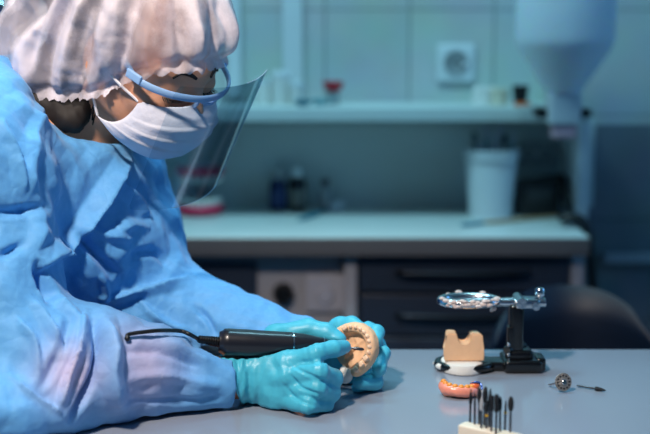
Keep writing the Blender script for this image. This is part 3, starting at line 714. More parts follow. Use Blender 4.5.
# left hand
LH = [[(332, 352, 1.352), (346, 338, 1.358), (368, 331, 1.348), (376, 333, 1.330), (376, 340, 1.316)],
      [(334, 360, 1.350), (350, 352, 1.358), (376, 345, 1.346), (382, 354, 1.318), (379, 369, 1.298)],
      [(334, 368, 1.346), (348, 370, 1.350), (373, 378, 1.332), (375, 382, 1.304), (360, 383, 1.288)],
      [(334, 374, 1.340), (346, 382, 1.344), (362, 386, 1.334), (369, 388, 1.314), (358, 388, 1.300)],
      [(316, 352, 1.345), (322, 339, 1.346), (340, 327, 1.336), (352, 326, 1.326), (360, 329, 1.316)]]
hb, hf = W(219, 342, 1.250), W(326, 346, 1.268); hd = (hf-hb).normalized(); HL_ = (hf-hb).length; U_ = HL_/107
tip = W(364, 349.5, 1.270)
mc_ = np.array(W(352.5, 348, 1.292)); wp = W(346, 377, 1.285)
mz = np.array((-.42, -.86, .30)); mz /= np.linalg.norm(mz)           # the biting side looks at the camera
mx_ = np.array((.72, -.15, .68)); mx_ -= mz*(mx_@mz); mx_ /= np.linalg.norm(mx_)   # front teeth point right and up
my_ = np.cross(mz, mx_); MR = np.stack([mx_, my_, mz], 1)
mp_ = lambda x, y, z: mc_+(MR@np.array((x, y, z)))*.00104
def grip(F, m=.0018):       # room for what the fingers close on, so that they touch without sinking in
    for z0, r0, z1, r1 in ((0, .0152, 72, .0146), (72, .0146, 84, .0134), (84, .0134, 103, .0098), (103, .0098, 112, .006), (112, .006, 124, .0048)):
        F.cone(hb+hd*z0*U_, hb+hd*z1*U_, r0+m, r1+m, .0006, 'cut')
    F.cone(np.array(wp), np.array(wp), .0105, .0105, .0006, 'cut'); F.cone(hb, np.array(W(196, 339, 1.238)), .0075+m, .006+m, .0006, 'cut'); F.cone(np.array(W(196, 339, 1.238)), np.array(W(184, 332.5, 1.215)), .006+m, .005+m, .0006, 'cut')
    F.cone(hb+hd*119*U_, tip, .002+m, .002+m, .0006, 'cut')
    F.ell(mp_(-1, 0, -4), np.array((.035, .033, .011))+m, MR, .0006, 'cut'); F.ell(mp_(-1, 0, 2), np.array((.034, .032, .012))+m, MR, .0006, 'cut')
def hand(F, J, wrist, elbow, g, arm_r):
    w = np.array(wrist); e = np.array(elbow)
    jw = [[np.array(W(*q)) for q in f] for f in J]
    for f, r in zip(jw, RR):
        F.chain(f, [x+g for x in r], .0035)
    # palm: webs between neighbouring finger bases and the wrist
    for k in range(4):
        F.cone(w, jw[k][0], .019+g, .0145+g, .012); F.cone(w+(jw[k][0]-w)*.5, jw[k][1], .014+g, .0118+g, .010)
    for k in range(3): F.cone(jw[k][1], jw[k+1][1], .0098+g, .0095+g, .006); F.cone(jw[k][0], jw[k+1][0], .0125+g, .0125+g, .008)
    F.cone(w, jw[4][0], .018+g, .0145+g, .012); F.cone(jw[4][0], jw[0][0], .012+g, .011+g, .014); F.cone(jw[4][1], jw[0][0], .010+g, .010+g, .012)
    F.cone(w, w+(e-w)*.25, .0225+g, .026+g, .012)
    return jw
def trunk(F, g):           # the body below the head; g grows it
    F.cone(PEL, CH, .135+g, .125+g, .05); F.cone(CH, (RS+LS)/2+np.array((0, 0, -.02)), .115+g, .085+g, .05)
    F.cone(RS, LS, .058+g, .058+g, .05); F.cone((RS+LS)/2, NB, .07+g, .055+g, .04)
    F.ell(PEL, np.array((.15, .18, .11))+g, k=.04)
def arms(F, g):
    F.cone(RS, RE, .052+g, .040+g, .02); F.cone(RE, RE+(RW_-RE)*.35, .041+g, .043+g, .015); F.cone(RE+(RW_-RE)*.35, RW_, .043+g, .0245+g, .015)
    F.cone(LS, LE, .052+g, .040+g, .02); F.cone(LE, LE+(LW_-LE)*.35, .040+g, .042+g, .015); F.cone(LE+(LW_-LE)*.35, LW_, .042+g, .0245+g, .015)
def head(F):
    s = .001*SCL; E = lambda c, r, k=10, op='add', R=None: F.ell(hp(*c), np.array(r)*s, HR if R is None else R, k*s, op)
    C = lambda a, b, ra, rb, k=10, op='add': F.cone(hp(*a), hp(*b), ra*s, rb*s, k*s, op)
    E((-12, 0, 12), (98, 76, 88)); E((36, 0, -44), (56, 58, 70), 25)
    for y in (-1, 1):
        C((2, y*56, -68), (66, y*20, -106), 17, 16, 22); E((60, y*38, -52), (24, 20, 18), 18)
        C((86, y*8, -10), (66, y*46, -12), 10, 11, 14)
        E((95, y*11, -62), (8, 8, 8), 6)
        E((-8, y*76, -24), (17, 7, 30), 5); E((-4, y*82, -24), (9, 4, 18), 4, 'cut')
    E((80, 0, -108), (18, 20, 15), 15); E((90, 0, -84), (11, 22, 9), 8)
    C((90, 0, -24), (104, 0, -57), 7, 9, 8)
    for y in (-1, 1):
        E((96, y*30, -31), (16, 17, 9), 8, 'cut'); E((75, y*31, -31), (14, 14, 13), 3)
        E((78, y*31, -28), (13.5, 15, 11), 3)
    C((-28, 0, -60), tuple((HR.T@(NB-HC))*1000/SCL), 54, 60, 25)
B = Field((-.86, 1.08, .42), (.12, 1.72, 1.33), .0034)
trunk(B, 0); arms(B, -.006); head(B)
hand(B, RH, RW_, RE, -.0035, 0); hand(B, LH, LW_, LE, -.0035, 0); grip(B, .004); B.half(.782, .004, (-.38, .2, 1.0, 1.50))
P, Q = B.mesh(2)
# face pressed back to a finer field so that the nose, lids and brow stay crisp
hw = thing('person', (-.62, 1.42, 0), 'person in blue surgical gown, hair cap, face mask and shield leaning over the table', 'person')
M_skin = mat('skin', (214, 158, 128), .5, var=.06, vscale=30, bump=.08, bscale=300, sss=.12)
body_cells = (P, Q)
FH = Field(HC-.15, HC+.15, .0018); head(FH)
Ph, Qh = FH.mesh(1)
body = npmesh('body', P, Q, M_skin, hw)
def headpoint(d0, d1, lift):    # first point on the head's surface walking in from far away along a head-local ray
    a, b = np.array(d0, float), np.array(d1, float)
    for t in np.linspace(0, 1, 240):
        q = hp(*(a+(b-a)*t)); i = np.clip(((q-FH.lo)/FH.res).astype(int), 0, FH.n-1)
        if FH.v[tuple(i)] < lift*.001: return q
    return hp(*d1)
# ---- brows, lashes, lids
M_hair = mat('dark brown hair', (20, 12, 10), .7, var=.5, vscale=300, stretch=(1, 1, .05))
for y in (-1, 1):
    bm = new()
    pts = [Vector(headpoint((160, y*(12+5*i), -9+[0, 3, 5, 5, 3, -2][i]), (40, y*(12+6*i), -9+[0, 3, 5, 5, 3, -2][i]), .5)) for i in range(6)]
    tube(bm, smooth_path(pts, 4), [.0014+.0012*math.sin(PI*min(1, i/16+.1)) for i in range(21)], 8)
    obj('eyebrow', bm, M_hair, body)
for y in (-1, 1):
    bm = new()
    for i in range(15):
        a = -1+2*i/14
        q = headpoint((160, y*31+a*13, -39+2.5*a*a), (60, y*31+a*13, -39+2.5*a*a), .3)
        r = Vector(q); dv = Vector(HR@np.array((.75, a*.35*1, -.42)))
        tube(bm, [r, r+dv*.005, r+dv*.010+Vector(hU)*.0022], [.0006, .0005, .0002], 5)
    tube(bm, smooth_path([Vector(headpoint((160, y*31+a*14, -39+3*a*a), (60, y*31+a*14, -39+3*a*a), .2)) for a in (-1, -.5, 0, .5, 1)], 5), .0009, 6)
    obj('eyelashes', bm, M_hair, body)
# ---- hair: back of the head, bun and loose strands at the neck
HF = Field(HC-.26, HC+.2, .004)
HF.cone(hp(-60, -34, -98), W(64, 118, 1.352), .022, .016, .02); HF.cone(hp(-100, -34, -98), W(38, 102, 1.375), .028, .024, .03); HF.cone(hp(-30, -42, -80), W(77, 122, 1.348), .018, .010, .02)
HF.ell(hp(-22, 0, 12), (.093, .075, .086), HR, .02); HF.ell(hp(-40, 0, -36), (.070, .068, .056), HR, .02)
HF.ell(hp(-118, 0, 10), (.050, .055, .050), HR, .03)
HF.cone(hp(-40, -36, -45), hp(-62, -32, -122), .028, .028, .02); HF.cone(hp(-80, -30, -50), hp(-100, -20, -120), .030, .030, .02); HF.cone(hp(-70, 10, -40), hp(-92, 0, -120), .045, .03, .03)
HF.cone(hp(-50, 40, -40), hp(-60, 40, -100), .03, .02, .02)
HF.ell(hp(84, 0, -42), (.055, .095, .05), HR, .015, 'cut')
HF.ell(hp(60, 0, -70), (.075, .09, .05), HR, .02, 'cut')
P, Q = HF.mesh(2); N = normals(P, Q); loc = (P-HC)@HR
P = P+N*(noise(loc*np.array((60, 260, 60)))*.003)[:, None]
hair = npmesh('hair', P, Q, M_hair, hw)
bm = new(); random.seed(11)
for i in range(34):
    y0 = -58-random.random()*9; x0 = -34+random.random()*40; l = random.uniform(50, 95)
    q = [hv((x0, y0+14, -60)), hv((x0-4+random.uniform(-4, 4), y0, -84)), hv((x0-10+random.uniform(-8, 8), y0+6, -84-l*.4)), hv((x0-14+random.uniform(-12, 12), y0+18, -84-l*.8))]
    tube(bm, smooth_path(q, 5), random.uniform(.0007, .0016), 5)
obj('loose_strands', bm, M_hair, hair)
# ---- gown
G = Field((-.84, 1.03, .46), (.02, 1.74, 1.20), .0026)
trunk(G, .018)
G.cone(RS+(0, 0, .0), RS+(RE-RS)*.5, .074, .060, .04); G.cone(RS+(RE-RS)*.5, RE+(.0, 0, .008), .060, .064, .03)
G.cone(RE+(0, 0, .008), RE+(RW_-RE)*.28+(0, 0, .010), .064, .064, .03); G.cone(RE+(RW_-RE)*.28+(0, 0, .010), RE+(RW_-RE)*.5+(0, 0, .004), .062, .050, .03); G.cone(RE+(RW_-RE)*.5+(0, 0, .004), RW_+(RE-RW_)*.04, .050, .037, .02)
G.cone(LS+(.0, 0, 0), LS+(LE-LS)*.5, .062, .068, .04); G.cone(LS+(LE-LS)*.5, LE+(0, 0, .01), .068, .066, .03)
G.cone(LE+(0, 0, .01), LE+(LW_-LE)*.5, .064, .046, .03); G.cone(LE+(LW_-LE)*.5, LW_+(LE-LW_)*.1, .046, .037, .02)
# back of the shoulders, chest swag, elbow puddle
G.cone(np.array(W(-70, 150, 1.42)), np.array(W(-32, 100, 1.40)), .09, .062, .05)
G.cone(np.array(W(-28, 118, 1.33)), RS, .07, .07, .05)
G.cone(np.array(W(110, 165, 1.505)), np.array(W(118, 250, 1.45)), .062, .07, .04)
G.ell(np.array((-.335, 1.165, .81)), (.085, .075, .045), k=.03)
G.cone(np.array((-.40, 1.18, .60)), np.array((-.375, 1.19, .82)), .05, .055, .03)
# open neck and cuffs
G.cone(NB+(NB-HC)*.02, HC+(NB-HC)*.4, .055, .078, .012, 'cut')
G.cone(np.array(W(84, 106, 1.33)), np.array(W(58, 50, 1.36)), .040, .052, .02, 'cut')
ax = (RW_-RE)/np.linalg.norm(RW_-RE); cp_ = np.array(W(229, 376, 1.262)); G.plane(cp_, -ax, .075); G.cone(cp_-ax*.03, cp_+ax*.05, .0315, .036, .002, 'cut')
ax = (LW_-LE)/np.linalg.norm(LW_-LE); G.plane(LW_-ax*.01, -ax, .07); G.cone(LW_-ax*.04, LW_+ax*.05, .0315, .036, .002, 'cut'); grip(G, .004)
G.half(.7815, .004, (-.386, .2, 1.0, 1.51))
P, Q = G.mesh(2); N = normals(P, Q)
D = np.zeros(len(P))
base_amp = .011
D += crumple(P, .085, 4)*.014 + crumple(P, .042, 11)*.008 + crumple(P, .021, 15)*.003 + noise(P*9)*.010
FOLDS = [  # picture line, half width (px), height (m), distance range, steep side
 ([(130, 160), (104, 205), (72, 245), (36, 273)], 17, .020, (1.2, 1.6), 1),
 ([(28, 175), (38, 205), (40, 235), (34, 262)], 12, .010, (1.0, 1.34), 0), ([(0, 212), (20, 211), (38, 208)], 7, -.012, (1, 1.34), 0),
 ([(0, 255), (14, 249), (24, 243)], 6, -.010, (1, 1.34), 0), ([(52, 75), (40, 120), (32, 165), (28, 200)], 9, .006, (1, 1.4), 0),
 ([(20, 105), (45, 122), (80, 150)], 5, .004, (1, 1.45), 0), ([(2, 120), (18, 150), (24, 190)], 10, .008, (1, 1.4), 1),
 ([(75, 232), (100, 258), (116, 275)], 8, -.016, (1.25, 1.6), 0), ([(86, 228), (108, 236), (130, 240)], 7, .009, (1.25, 1.6), 0),
 ([(100, 298), (130, 292), (160, 284), (188, 276)], 10, .012, (1.25, 1.6), 1), ([(130, 255), (150, 252), (168, 262)], 7, -.008, (1.25, 1.6), 0),
 ([(100, 272), (104, 292), (96, 296)], 6, .008, (1.25, 1.6), 0), ([(195, 305), (206, 318), (214, 334)], 5, -.007, (1.25, 1.6), 0),
 ([(110, 235), (130, 225), (150, 228)], 8, .008, (1.25, 1.6), 0), ([(120, 180), (140, 200), (150, 215)], 12, .010, (1.25, 1.6), 1),
 ([(84, 314), (80, 345), (66, 380), (58, 404)], 9, .018, (1, 1.36), -1), ([(94, 320), (98, 350), (90, 385), (70, 418)], 6, -.018, (1, 1.36), 0),
 ([(104, 318), (112, 350), (110, 375), (118, 404)], 13, .022, (1, 1.36), 0), ([(36, 300), (48, 318), (62, 340), (60, 360)], 10, .010, (1, 1.36), 1),
 ([(44, 292), (58, 300), (74, 312), (84, 320)], 7, .010, (1, 1.4), 0), ([(10, 372), (30, 390), (52, 405), (62, 414)], 4, .006, (1, 1.36), 1),
 ([(122, 352), (150, 352), (175, 358), (200, 364)], 6, -.006, (1, 1.36), 0), ([(126, 380), (160, 376), (190, 380), (222, 388)], 8, .006, (1, 1.36), 0),
 ([(125, 400), (165, 402), (222, 398)], 5, -.005, (1, 1.36), 0), ([(150, 340), (180, 352), (210, 360)], 8, .006, (1, 1.36), 0),
 ([(40, 268), (46, 284), (54, 300)], 8, -.030, (1.0, 1.6), 0), ([(70, 318), (60, 350), (44, 384)], 7, -.010, (1, 1.36), 0), ([(20, 320), (36, 340), (40, 370)], 9, .010, (1, 1.36), 1), ([(140, 300), (165, 320), (190, 330)], 8, .008, (1.25, 1.6), 1),
]
for f in FOLDS: fold(P, N, D, *f)
P = P+N*D[:, None]
P = relax(P, Q, .2)
ov_ = (P[:, 0] > -.380) & (P[:, 1] < 1.505)
P[:, 2] = np.where(ov_ & (P[:, 2] > .735), np.maximum(P[:, 2], .7812), P[:, 2])
P[:, 0] = np.where((P[:, 0] > -.386) & (P[:, 1] < 1.505) & (P[:, 2] < .7785) & (P[:, 2] > .6), -.386, P[:, 0])
def gown_mat():
    t = NT('blue nonwoven'); b = t.b; co = t.n('ShaderNodeTexCoord')
    n1 = t.n('ShaderNodeTexNoise', Scale=140, Detail=5, Roughness=.7); t.l(co, 'Object', n1, 'Vector')
    n3 = t.n('ShaderNodeTexNoise', Scale=16, Detail=4); t.l(co, 'Object', n3, 'Vector')
    m1 = t.n('ShaderNodeMix', _data_type='RGBA'); m1.inputs[6].default_value = lin((76, 150, 216)); m1.inputs[7].default_value = lin((108, 180, 234)); t.l(n1, 'Fac', m1, 0)
    at = t.n('ShaderNodeAttribute', _attribute_name='skin_touch')
    m2 = t.n('ShaderNodeMix', _data_type='RGBA'); m2.inputs[7].default_value = lin((226, 178, 186)); t.l(at, 'Fac', m2, 0); t.t.links.new(m1.outputs[2], m2.inputs[6])
    t.t.links.new(m2.outputs[2], b.inputs['Base Color']); b.inputs['Roughness'].default_value = .6; b.inputs['Specular IOR Level'].default_value = .3
    b.inputs['Sheen Weight'].default_value = .15
    n2 = t.n('ShaderNodeTexVoronoi', Scale=30, _feature='DISTANCE_TO_EDGE'); wv = t.n('ShaderNodeTexNoise', Scale=12, Detail=3)
    t.l(co, 'Object', wv, 'Vector'); mv = t.n('ShaderNodeVectorMath', _operation='MULTIPLY_ADD'); mv.inputs[1].default_value = (.12, .12, .12)
    t.l(wv, 'Color', mv, 0); t.l(co, 'Object', mv, 2); t.l(mv, 'Vector', n2, 'Vector')
    b1 = t.n('ShaderNodeBump', Strength=.3, Distance=.006); t.l(n2, 'Distance', b1, 'Height')
    b2 = t.n('ShaderNodeBump', Strength=.12, Distance=.002); t.l(n1, 'Fac', b2, 'Height'); t.l(b1, 'Normal', b2, 'Normal'); t.l(b2, 'Normal', b, 'Normal')
    return t.m
sk = np.zeros(len(P))
for c_, r_, a_ in ((W(74, 372, 1.14), .035, .55), (W(140, 366, 1.19), .045, .5), (W(120, 388, 1.17), .03, .3)):
    sk = np.maximum(sk, a_*np.exp(-((P-np.array(c_))**2).sum(1)/r_**2))
gown_P, gown_Q = P, Q
gown = npmesh('surgical_gown', P, Q, gown_mat(), hw, attrs={'skin_touch': sk})
# ---- gloves
def F_near(P):               # distance to the handpiece's axis or the held model's slab
    p = P-np.array(hb); t = p@np.array(hd); r = np.linalg.norm(p-t[:, None]*np.array(hd), axis=1)-.0155
    q = ((P-mc_)@MR)/np.array((.031, .029, .012)); return np.minimum(np.where(t > -.01, np.abs(r), 1), (np.linalg.norm(q, axis=1)-1)*.012)
M_glove = mat('teal nitrile', (72, 182, 210), .42, var=.05, bump=.2, bscale=70, spec=.4)
for J, w, e, lo, hi, lab in ((RH, RW_, RE, (222, 414, 1.19), (354, 318, 1.32), 'r'), (LH, LW_, LE, (290, 412, 1.27), (394, 312, 1.41), 'l')):
    a, b = np.array(W(*lo)), np.array(W(*hi)); lo_, hi_ = np.minimum(a, b)-.03, np.maximum(a, b)+.03
    F_ = Field(lo_, hi_, .0014); jw = hand(F_, J, w, e, .0012, 0)
    ax = (w-e)/np.linalg.norm(w-e)
    cn = ax*.9+np.array((0, -.12, .42)); cn /= np.linalg.norm(cn); co_ = w-ax*.004
    F_.cone(w-ax*.03, w+ax*.02, .0325, .027, .010); F_.plane(co_, cn, .07); F_.cone(co_-ax*.02, co_+ax*.004, .0295, .026, .001, 'cut')
    grip(F_)
    F_.half(.7812, .003)
    P, Q = F_.mesh(2); N = normals(P, Q)
    d = crumple(P, .026, 21)*.0024+noise(P*55)*.0014
    if lab == 'r':
        for pl_, w_, h_ in (([(292, 366), (308, 375), (332, 384)], 3, -.0030), ([(289, 374), (302, 388), (324, 396)], 3, -.0030), ([(284, 384), (296, 398), (316, 406)], 3, -.0025), ([(276, 358), (284, 372), (286, 392)], 6, .0022),
            ([(300, 362), (318, 362), (336, 356)], 3, -.0022), ([(256, 358), (249, 376), (252, 398)], 4, -.0018), ([(244, 356), (240, 374), (246, 396)], 3, .0018), ([(286, 362), (300, 372), (318, 380)], 3, .0016), ([(268, 362), (262, 380), (270, 400)], 5, .0014)):
            fold(P, N, d, pl_, w_, h_, (1.1, 1.3))
    for f in jw[:4]:                       # stretch creases at the finger bends
        for k in (1, 2):
            r = np.linalg.norm(P-f[k], axis=1); d += np.sin((P-f[k])@((f[k+1]-f[k-1])/np.linalg.norm(f[k+1]-f[k-1]))*900)*.0005*np.exp(-(r/.014)**2)
    ww = np.linalg.norm(P-w, axis=1); d += np.sin(((P-w)@ax)*520+noise(P*40)*4)*.0009*np.exp(-((ww-.03)/.022)**2)
    d = np.where(np.array(F_near(P)) < .004, np.minimum(d, 0), d); P = P+N*d[:, None]; P[:, 2] = np.maximum(P[:, 2], .7806)
    gl = npmesh('glove', P, Q, M_glove, hw)
    bm = new(); x, y, dd = frame(cn); cw = Vector(co_)
    ring = [cw+(x*math.cos(a)+y*math.sin(a))*(.0312+.0008*math.sin(3*a)) for a in [2*PI*i/40 for i in range(41)]]
    for q in ring:
        q.z = max(q.z, .7835); t_ = (q-hb).dot(hd)
        if t_ > -.01:
            o_ = q-hb-hd*t_
            if o_.length < .0185: q += o_.normalized()*(.0185-o_.length)
    tube(bm, ring, .0017, 8, cap=False); obj('cuff_roll', bm, M_glove, gl)
# ---- hair cap
CF = Field(HC-(.32, .26, .24), HC+(.22, .24, .22), .0028)
def CE(c_, r_, k): CF.ell(hp(*c_), np.array(r_)*.001*SCL, HR, k)
CE((-8, 0, 20), (108, 90, 92), .03); CE((-104, -4, 4), (84, 86, 80), .05)
CE((-104, -22, -60), (70, 70, 60), .04); CE((-28, -40, -50), (72, 44, 60), .03); CE((-24, 46, -30), (72, 46, 56), .03)
CE((-88, -36, -80), (74, 58, 52), .05); CE((-106, -40, -90), (58, 57, 50), .04)
CE((52, 0, 22), (46, 63, 42), .03)
P, Q = CF.mesh(3); loc = (P-HC)@HR*1000/SCL
# elastic edge: keep what lies above/behind a tilted line round the head
ex_ = loc[:, 0]; ez_ = loc[:, 2]; ey_ = np.abs(loc[:, 1])
edge = np.interp(ex_, [-200, -110, -60, -20, 20, 55, 90, 130], [-118, -128, -108, -90, -63, -20, 4, 14])+noise(loc*.02)*3
h = ez_-edge
keep = h[Q].min(1) > -1
N = normals(P, Q)
ang = np.arctan2(loc[:, 1], loc[:, 0]+40); az = np.arctan2(np.hypot(loc[:, 1], loc[:, 0]+40), loc[:, 2]+20)
near = np.exp(-np.clip(h, 0, 200)/28)
ph = ang*15+noise(loc*.011)*3.2
pl = 1-np.abs(((ph/(2*PI)) % 1)-.5)*2                       # wide pleats
ph2 = ang*44+noise(loc*.03)*2; pl2 = np.abs(((ph2/(2*PI)) % 1)-.5)*2
amp = .014*np.clip(h/40, 0, 1)*np.exp(-np.clip(h-50, 0, 200)/120)+.002
ph3 = ang*27+noise(loc*.016)*4; pl3 = np.abs(((ph3/(2*PI)) % 1)-.5)*2
d = (pl3-.5)*.0028*np.clip(h/25, 0, 1)+(pl-.5)*amp*(1+.5*noise(loc*.013))+ (pl2-.5)*.0045*near + crumple(loc*.001, .045, 8)*.009+crumple(loc*.001, .02, 9)*.003*np.clip(h/30, 0, 1)
d -= .006*np.exp(-((h-9)/7)**2)                            # the gathered elastic
d += .003*np.exp(-((h-0)/4)**2)
P = P+N*d[:, None]
for pl_, w_, h_ in (([(68, -8), (54, 40), (44, 92)], 7, -.016), ([(93, -4), (80, 35), (74, 62)], 6, -.014), ([(50, -6), (34, 42), (28, 74)], 6, -.012), ([(108, 0), (98, 40), (92, 84)], 8, .006), ([(128, 0), (124, 40), (116, 80)], 6, -.008),
    ([(150, -4), (158, 40), (166, 74)], 6, .006), ([(172, -4), (186, 30), (196, 60)], 5, -.007), ([(200, 0), (212, 30), (218, 56)], 5, .005), ([(80, 0), (62, 50), (56, 90)], 6, .010), ([(140, 10), (140, 50), (146, 74)], 4, -.006),
    ([(214, 4), (226, 28), (230, 46)], 4, -.005), ([(20, 10), (10, 40), (14, 62)], 7, .008)):
    D_ = np.zeros(len(P)); fold(P, N, D_, pl_, w_*1.25, h_*.42, (1.0, 1.6)); P = P+N*D_[:, None]
P = relax(P, Q, .3)
qk = Q[keep]; ed_ = np.sort(np.concatenate([qk[:, [i, (i+1) % 4]] for i in range(4)]), axis=1)
uq_, ct_ = np.unique(ed_, axis=0, return_counts=True); bd_ = np.unique(uq_[ct_ == 1])      # trim the elastic edge to a clean frill
P[bd_] += (HR@np.array((0, 0, 1)))*((-h[bd_]+2.2*np.sin(ang[bd_]*60)-1)*.001*SCL)[:, None]
sheer = np.clip(.5+.8*noise(np.stack([ang*6+noise(loc*.02)*1.6, ang*0+.9, loc[:, 2]*.006], 1))+1.1*(noise(np.stack([ang*5.2+noise(loc*.01), ang*0+.37, loc[:, 2]*.004], 1))), 0, 1)
used = np.unique(Q[keep]); mp = np.full(len(P), -1); mp[used] = np.arange(len(used))
def cap_mat():
    t = NT('sheer nonwoven'); b = t.b; co = t.n('ShaderNodeTexCoord')
    b.inputs['Base Color'].default_value = lin((222, 214, 224)); b.inputs['Roughness'].default_value = .55; b.inputs['Specular IOR Level'].default_value = .3
    n1 = t.n('ShaderNodeTexNoise', Scale=170, Detail=6, Roughness=.75); t.l(co, 'Object', n1, 'Vector')
    at = t.n('ShaderNodeAttribute', _attribute_name='double_layer')
    r = t.n('ShaderNodeMapRange'); r.inputs[1].default_value = .2; r.inputs[2].default_value = .75; r.inputs[3].default_value = .42; r.inputs[4].default_value = .97
    ad = t.n('ShaderNodeMath', _operation='MULTIPLY_ADD'); ad.inputs[1].default_value = .45; t.l(n1, 'Fac', ad, 0); t.l(at, 'Fac', ad, 2)
    sb = t.n('ShaderNodeMath', _operation='SUBTRACT'); sb.inputs[1].default_value = .22; t.l(ad, 'Value', sb, 0)
    t.l(sb, 'Value', r, 'Value'); t.l(r, 'Result', b, 'Alpha')
    b1 = t.n('ShaderNodeBump', Strength=.3, Distance=.003); t.l(n1, 'Fac', b1, 'Height'); t.l(b1, 'Normal', b, 'Normal')
    return t.m
capo = npmesh('hair_cap', P[used], mp[Q[keep]], cap_mat(), hw, attrs={'double_layer': sheer[used]})
# ---- face mask
def mask_pt(u, v):           # u -1..1 across, v 0 top .. 1 bottom (head-local mm)
    ctr = np.array([np.interp(v, [0, .15, .35, .55, .8, 1], c) for c in ([99, 111, 117, 111, 97, 74], [0]*6, [-42, -54, -67, -90, -116, -134])])
    a = abs(u); s = 1 if u > 0 else -1
    top = np.array((60, s*57, -50)); bot = np.array((14, s*68, -94)); mid = np.array((53, s*66, -98))
    sd = top*(1-v)**2+2*v*(1-v)*(mid*1.0)+bot*v*v
    k = math.sin(a*PI/2)
    x = sd[0]+(ctr[0]-sd[0])*(math.cos(a*PI/2)**.85); y = s*abs(sd[1])*k**.95; z = ctr[2]+(sd[2]-ctr[2])*a**1.25
    p = np.array((x, y, z))
    return p
nu, nv = 64, 44; VV = []
for j in range(nv+1):
    v = j/nv
    for i in range(nu+1):
        u = -1+2*i/nu; p = mask_pt(u, v)
        out = np.array((p[0]-20, p[1]*1.1, (p[2]+75)*.5)); out /= np.linalg.norm(out)
        saw = 0
        for pv in (.3, .5, .7): 
            t = (v-pv)/.11
            if 0 <= t <= 1: saw = 1.7*(1-t)
            elif -.12 < t < 0: saw = 1.7*(1+t/.12)
        wr = noise(np.array([[u*2.2+3, v*3.1, 1.7]]))[0]*1.5+noise(np.array([[u*5+3, v*7, 4.7]]))[0]*1.2
        VV.append(hp(*(p+out*(saw*(1-abs(u)**6)+wr+2))))
VV = np.array(VV); K = nu+1
QQ = np.array([[j*K+i, j*K+i+1, (j+1)*K+i+1, (j+1)*K+i] for j in range(nv) for i in range(nu)])
M_mask = mat('pale blue mask cloth', (222, 224, 238), .65, var=.04, vscale=150, bump=.15, bscale=250)
mk = npmesh('face_mask', VV, QQ, M_mask, hw)
sm = mk.modifiers.new('thick', 'SOLIDIFY'); sm.thickness = .0011; sm.offset = 0
for s in (-1, 1):
    bm = new()
    t0, b0 = mask_pt(s, 0.02), mask_pt(s, .98)
    for c0_, mid_, e_ in ((t0, (20, s*74, -34), (-2, s*72, -14)), (b0, (4, s*72, -76), (-14, s*73, -52))):
        q = [Vector(hp(*c0_))+Vector(hp(*(c0_+np.array((0, s*2.0, 0))))-hp(*c0_)), hv(mid_)+Vector(HR@np.array((0, s*.006, 0)))*0, hv(e_)]
        tube(bm, smooth_path(q, 8), .0016, 8)
    obj('ear_loop', bm, mat('white elastic', (232, 230, 236), .6), mk)
# ---- face shield: frame and visor
M_frame = mat('light blue plastic', (150, 190, 236), .3)
fs = thing('tmp', (0, 0, 0), None, None)
bm = new()
arc = [(0, -64, -8), (30, -67, -13), (62, -74, -20), (92, -58, -23), (112, -30, -24), (118, 0, -24), (112, 30, -23), (92, 58, -22), (62, 77, -19), (30, 82, -12), (-2, 84, -8)]
path = smooth_path([hv(q) for q in arc], 8); n = len(path)
tube(bm, path, [.0022+.0008*math.cos(PI*(2*i/(n-1)-1))*0 for i in range(n)], 12, flat=(Vector(hU), 2.0))
fr = obj('face_shield', bm, M_frame, hw); bpy.data.objects.remove(fs)
bm = new()
for s in (-1, 1):
    tube(bm, smooth_path([hv((114, s*20, -26)), hv((108, s*14, -36)), hv((101, s*9, -44))], 6), [.0022]*13, 10, flat=(Vector(hU), 1.3))
tube(bm, smooth_path([hv((112, -20, -26)), hv((116, 0, -33)), hv((112, 20, -26))], 6), .0025, 10)
obj('nose_piece', bm, M_frame, fr)
for s in (-1, 1):
    bm = new(); box(bm, hv((56, s*75 if s < 0 else s*80, -18.5)), (.022, .004, .010), rot=Matrix(HR.tolist()), bev=.0015); obj('hinge_tab', bm, M_frame, fr)
def visor_mat():
    t = NT('clear visor'); t.t.nodes.remove(t.b); out = t.t.nodes['Material Output']
    tr = t.n('ShaderNodeBsdfTransparent'); lf = t.n('ShaderNodeLayerWeight', Blend=.5)
    tc = t.n('ShaderNodeMix', _data_type='RGBA'); tc.inputs[6].default_value = (.86, .92, .96, 1); tc.inputs[7].default_value = (.16, .36, .48, 1)
    t.l(lf, 'Facing', tc, 0); t.t.links.new(tc.outputs[2], tr.inputs[0])
    gl = t.n('ShaderNodeBsdfGlossy'); gl.inputs['Roughness'].default_value = .16; gl.inputs[0].default_value = (.9, .95, 1, 1)
    lw = t.n('ShaderNodeFresnel', IOR=1.2); mx = t.n('ShaderNodeMixShader')
    sf = t.n('ShaderNodeMath', _operation='MULTIPLY'); sf.inputs[1].default_value = .4; t.l(lw, 'Fac', sf, 0); t.l(sf, 'Value', mx, 0); t.l(tr, 'BSDF', mx, 1); t.l(gl, 'BSDF', mx, 2); t.l(mx, 'Shader', out, 'Surface'); return t.m
def visor_pt(a, t):
    th = a*math.radians(29.6)
    return hp(-22+math.cos(th)*168-t*15, math.sin(th)*168, 8-t*176)
na, nt_ = 60, 24
VV = np.array([visor_pt(-1+2*i/na, (j/nt_)) for j in range(nt_+1) for i in range(na+1)]); K = na+1
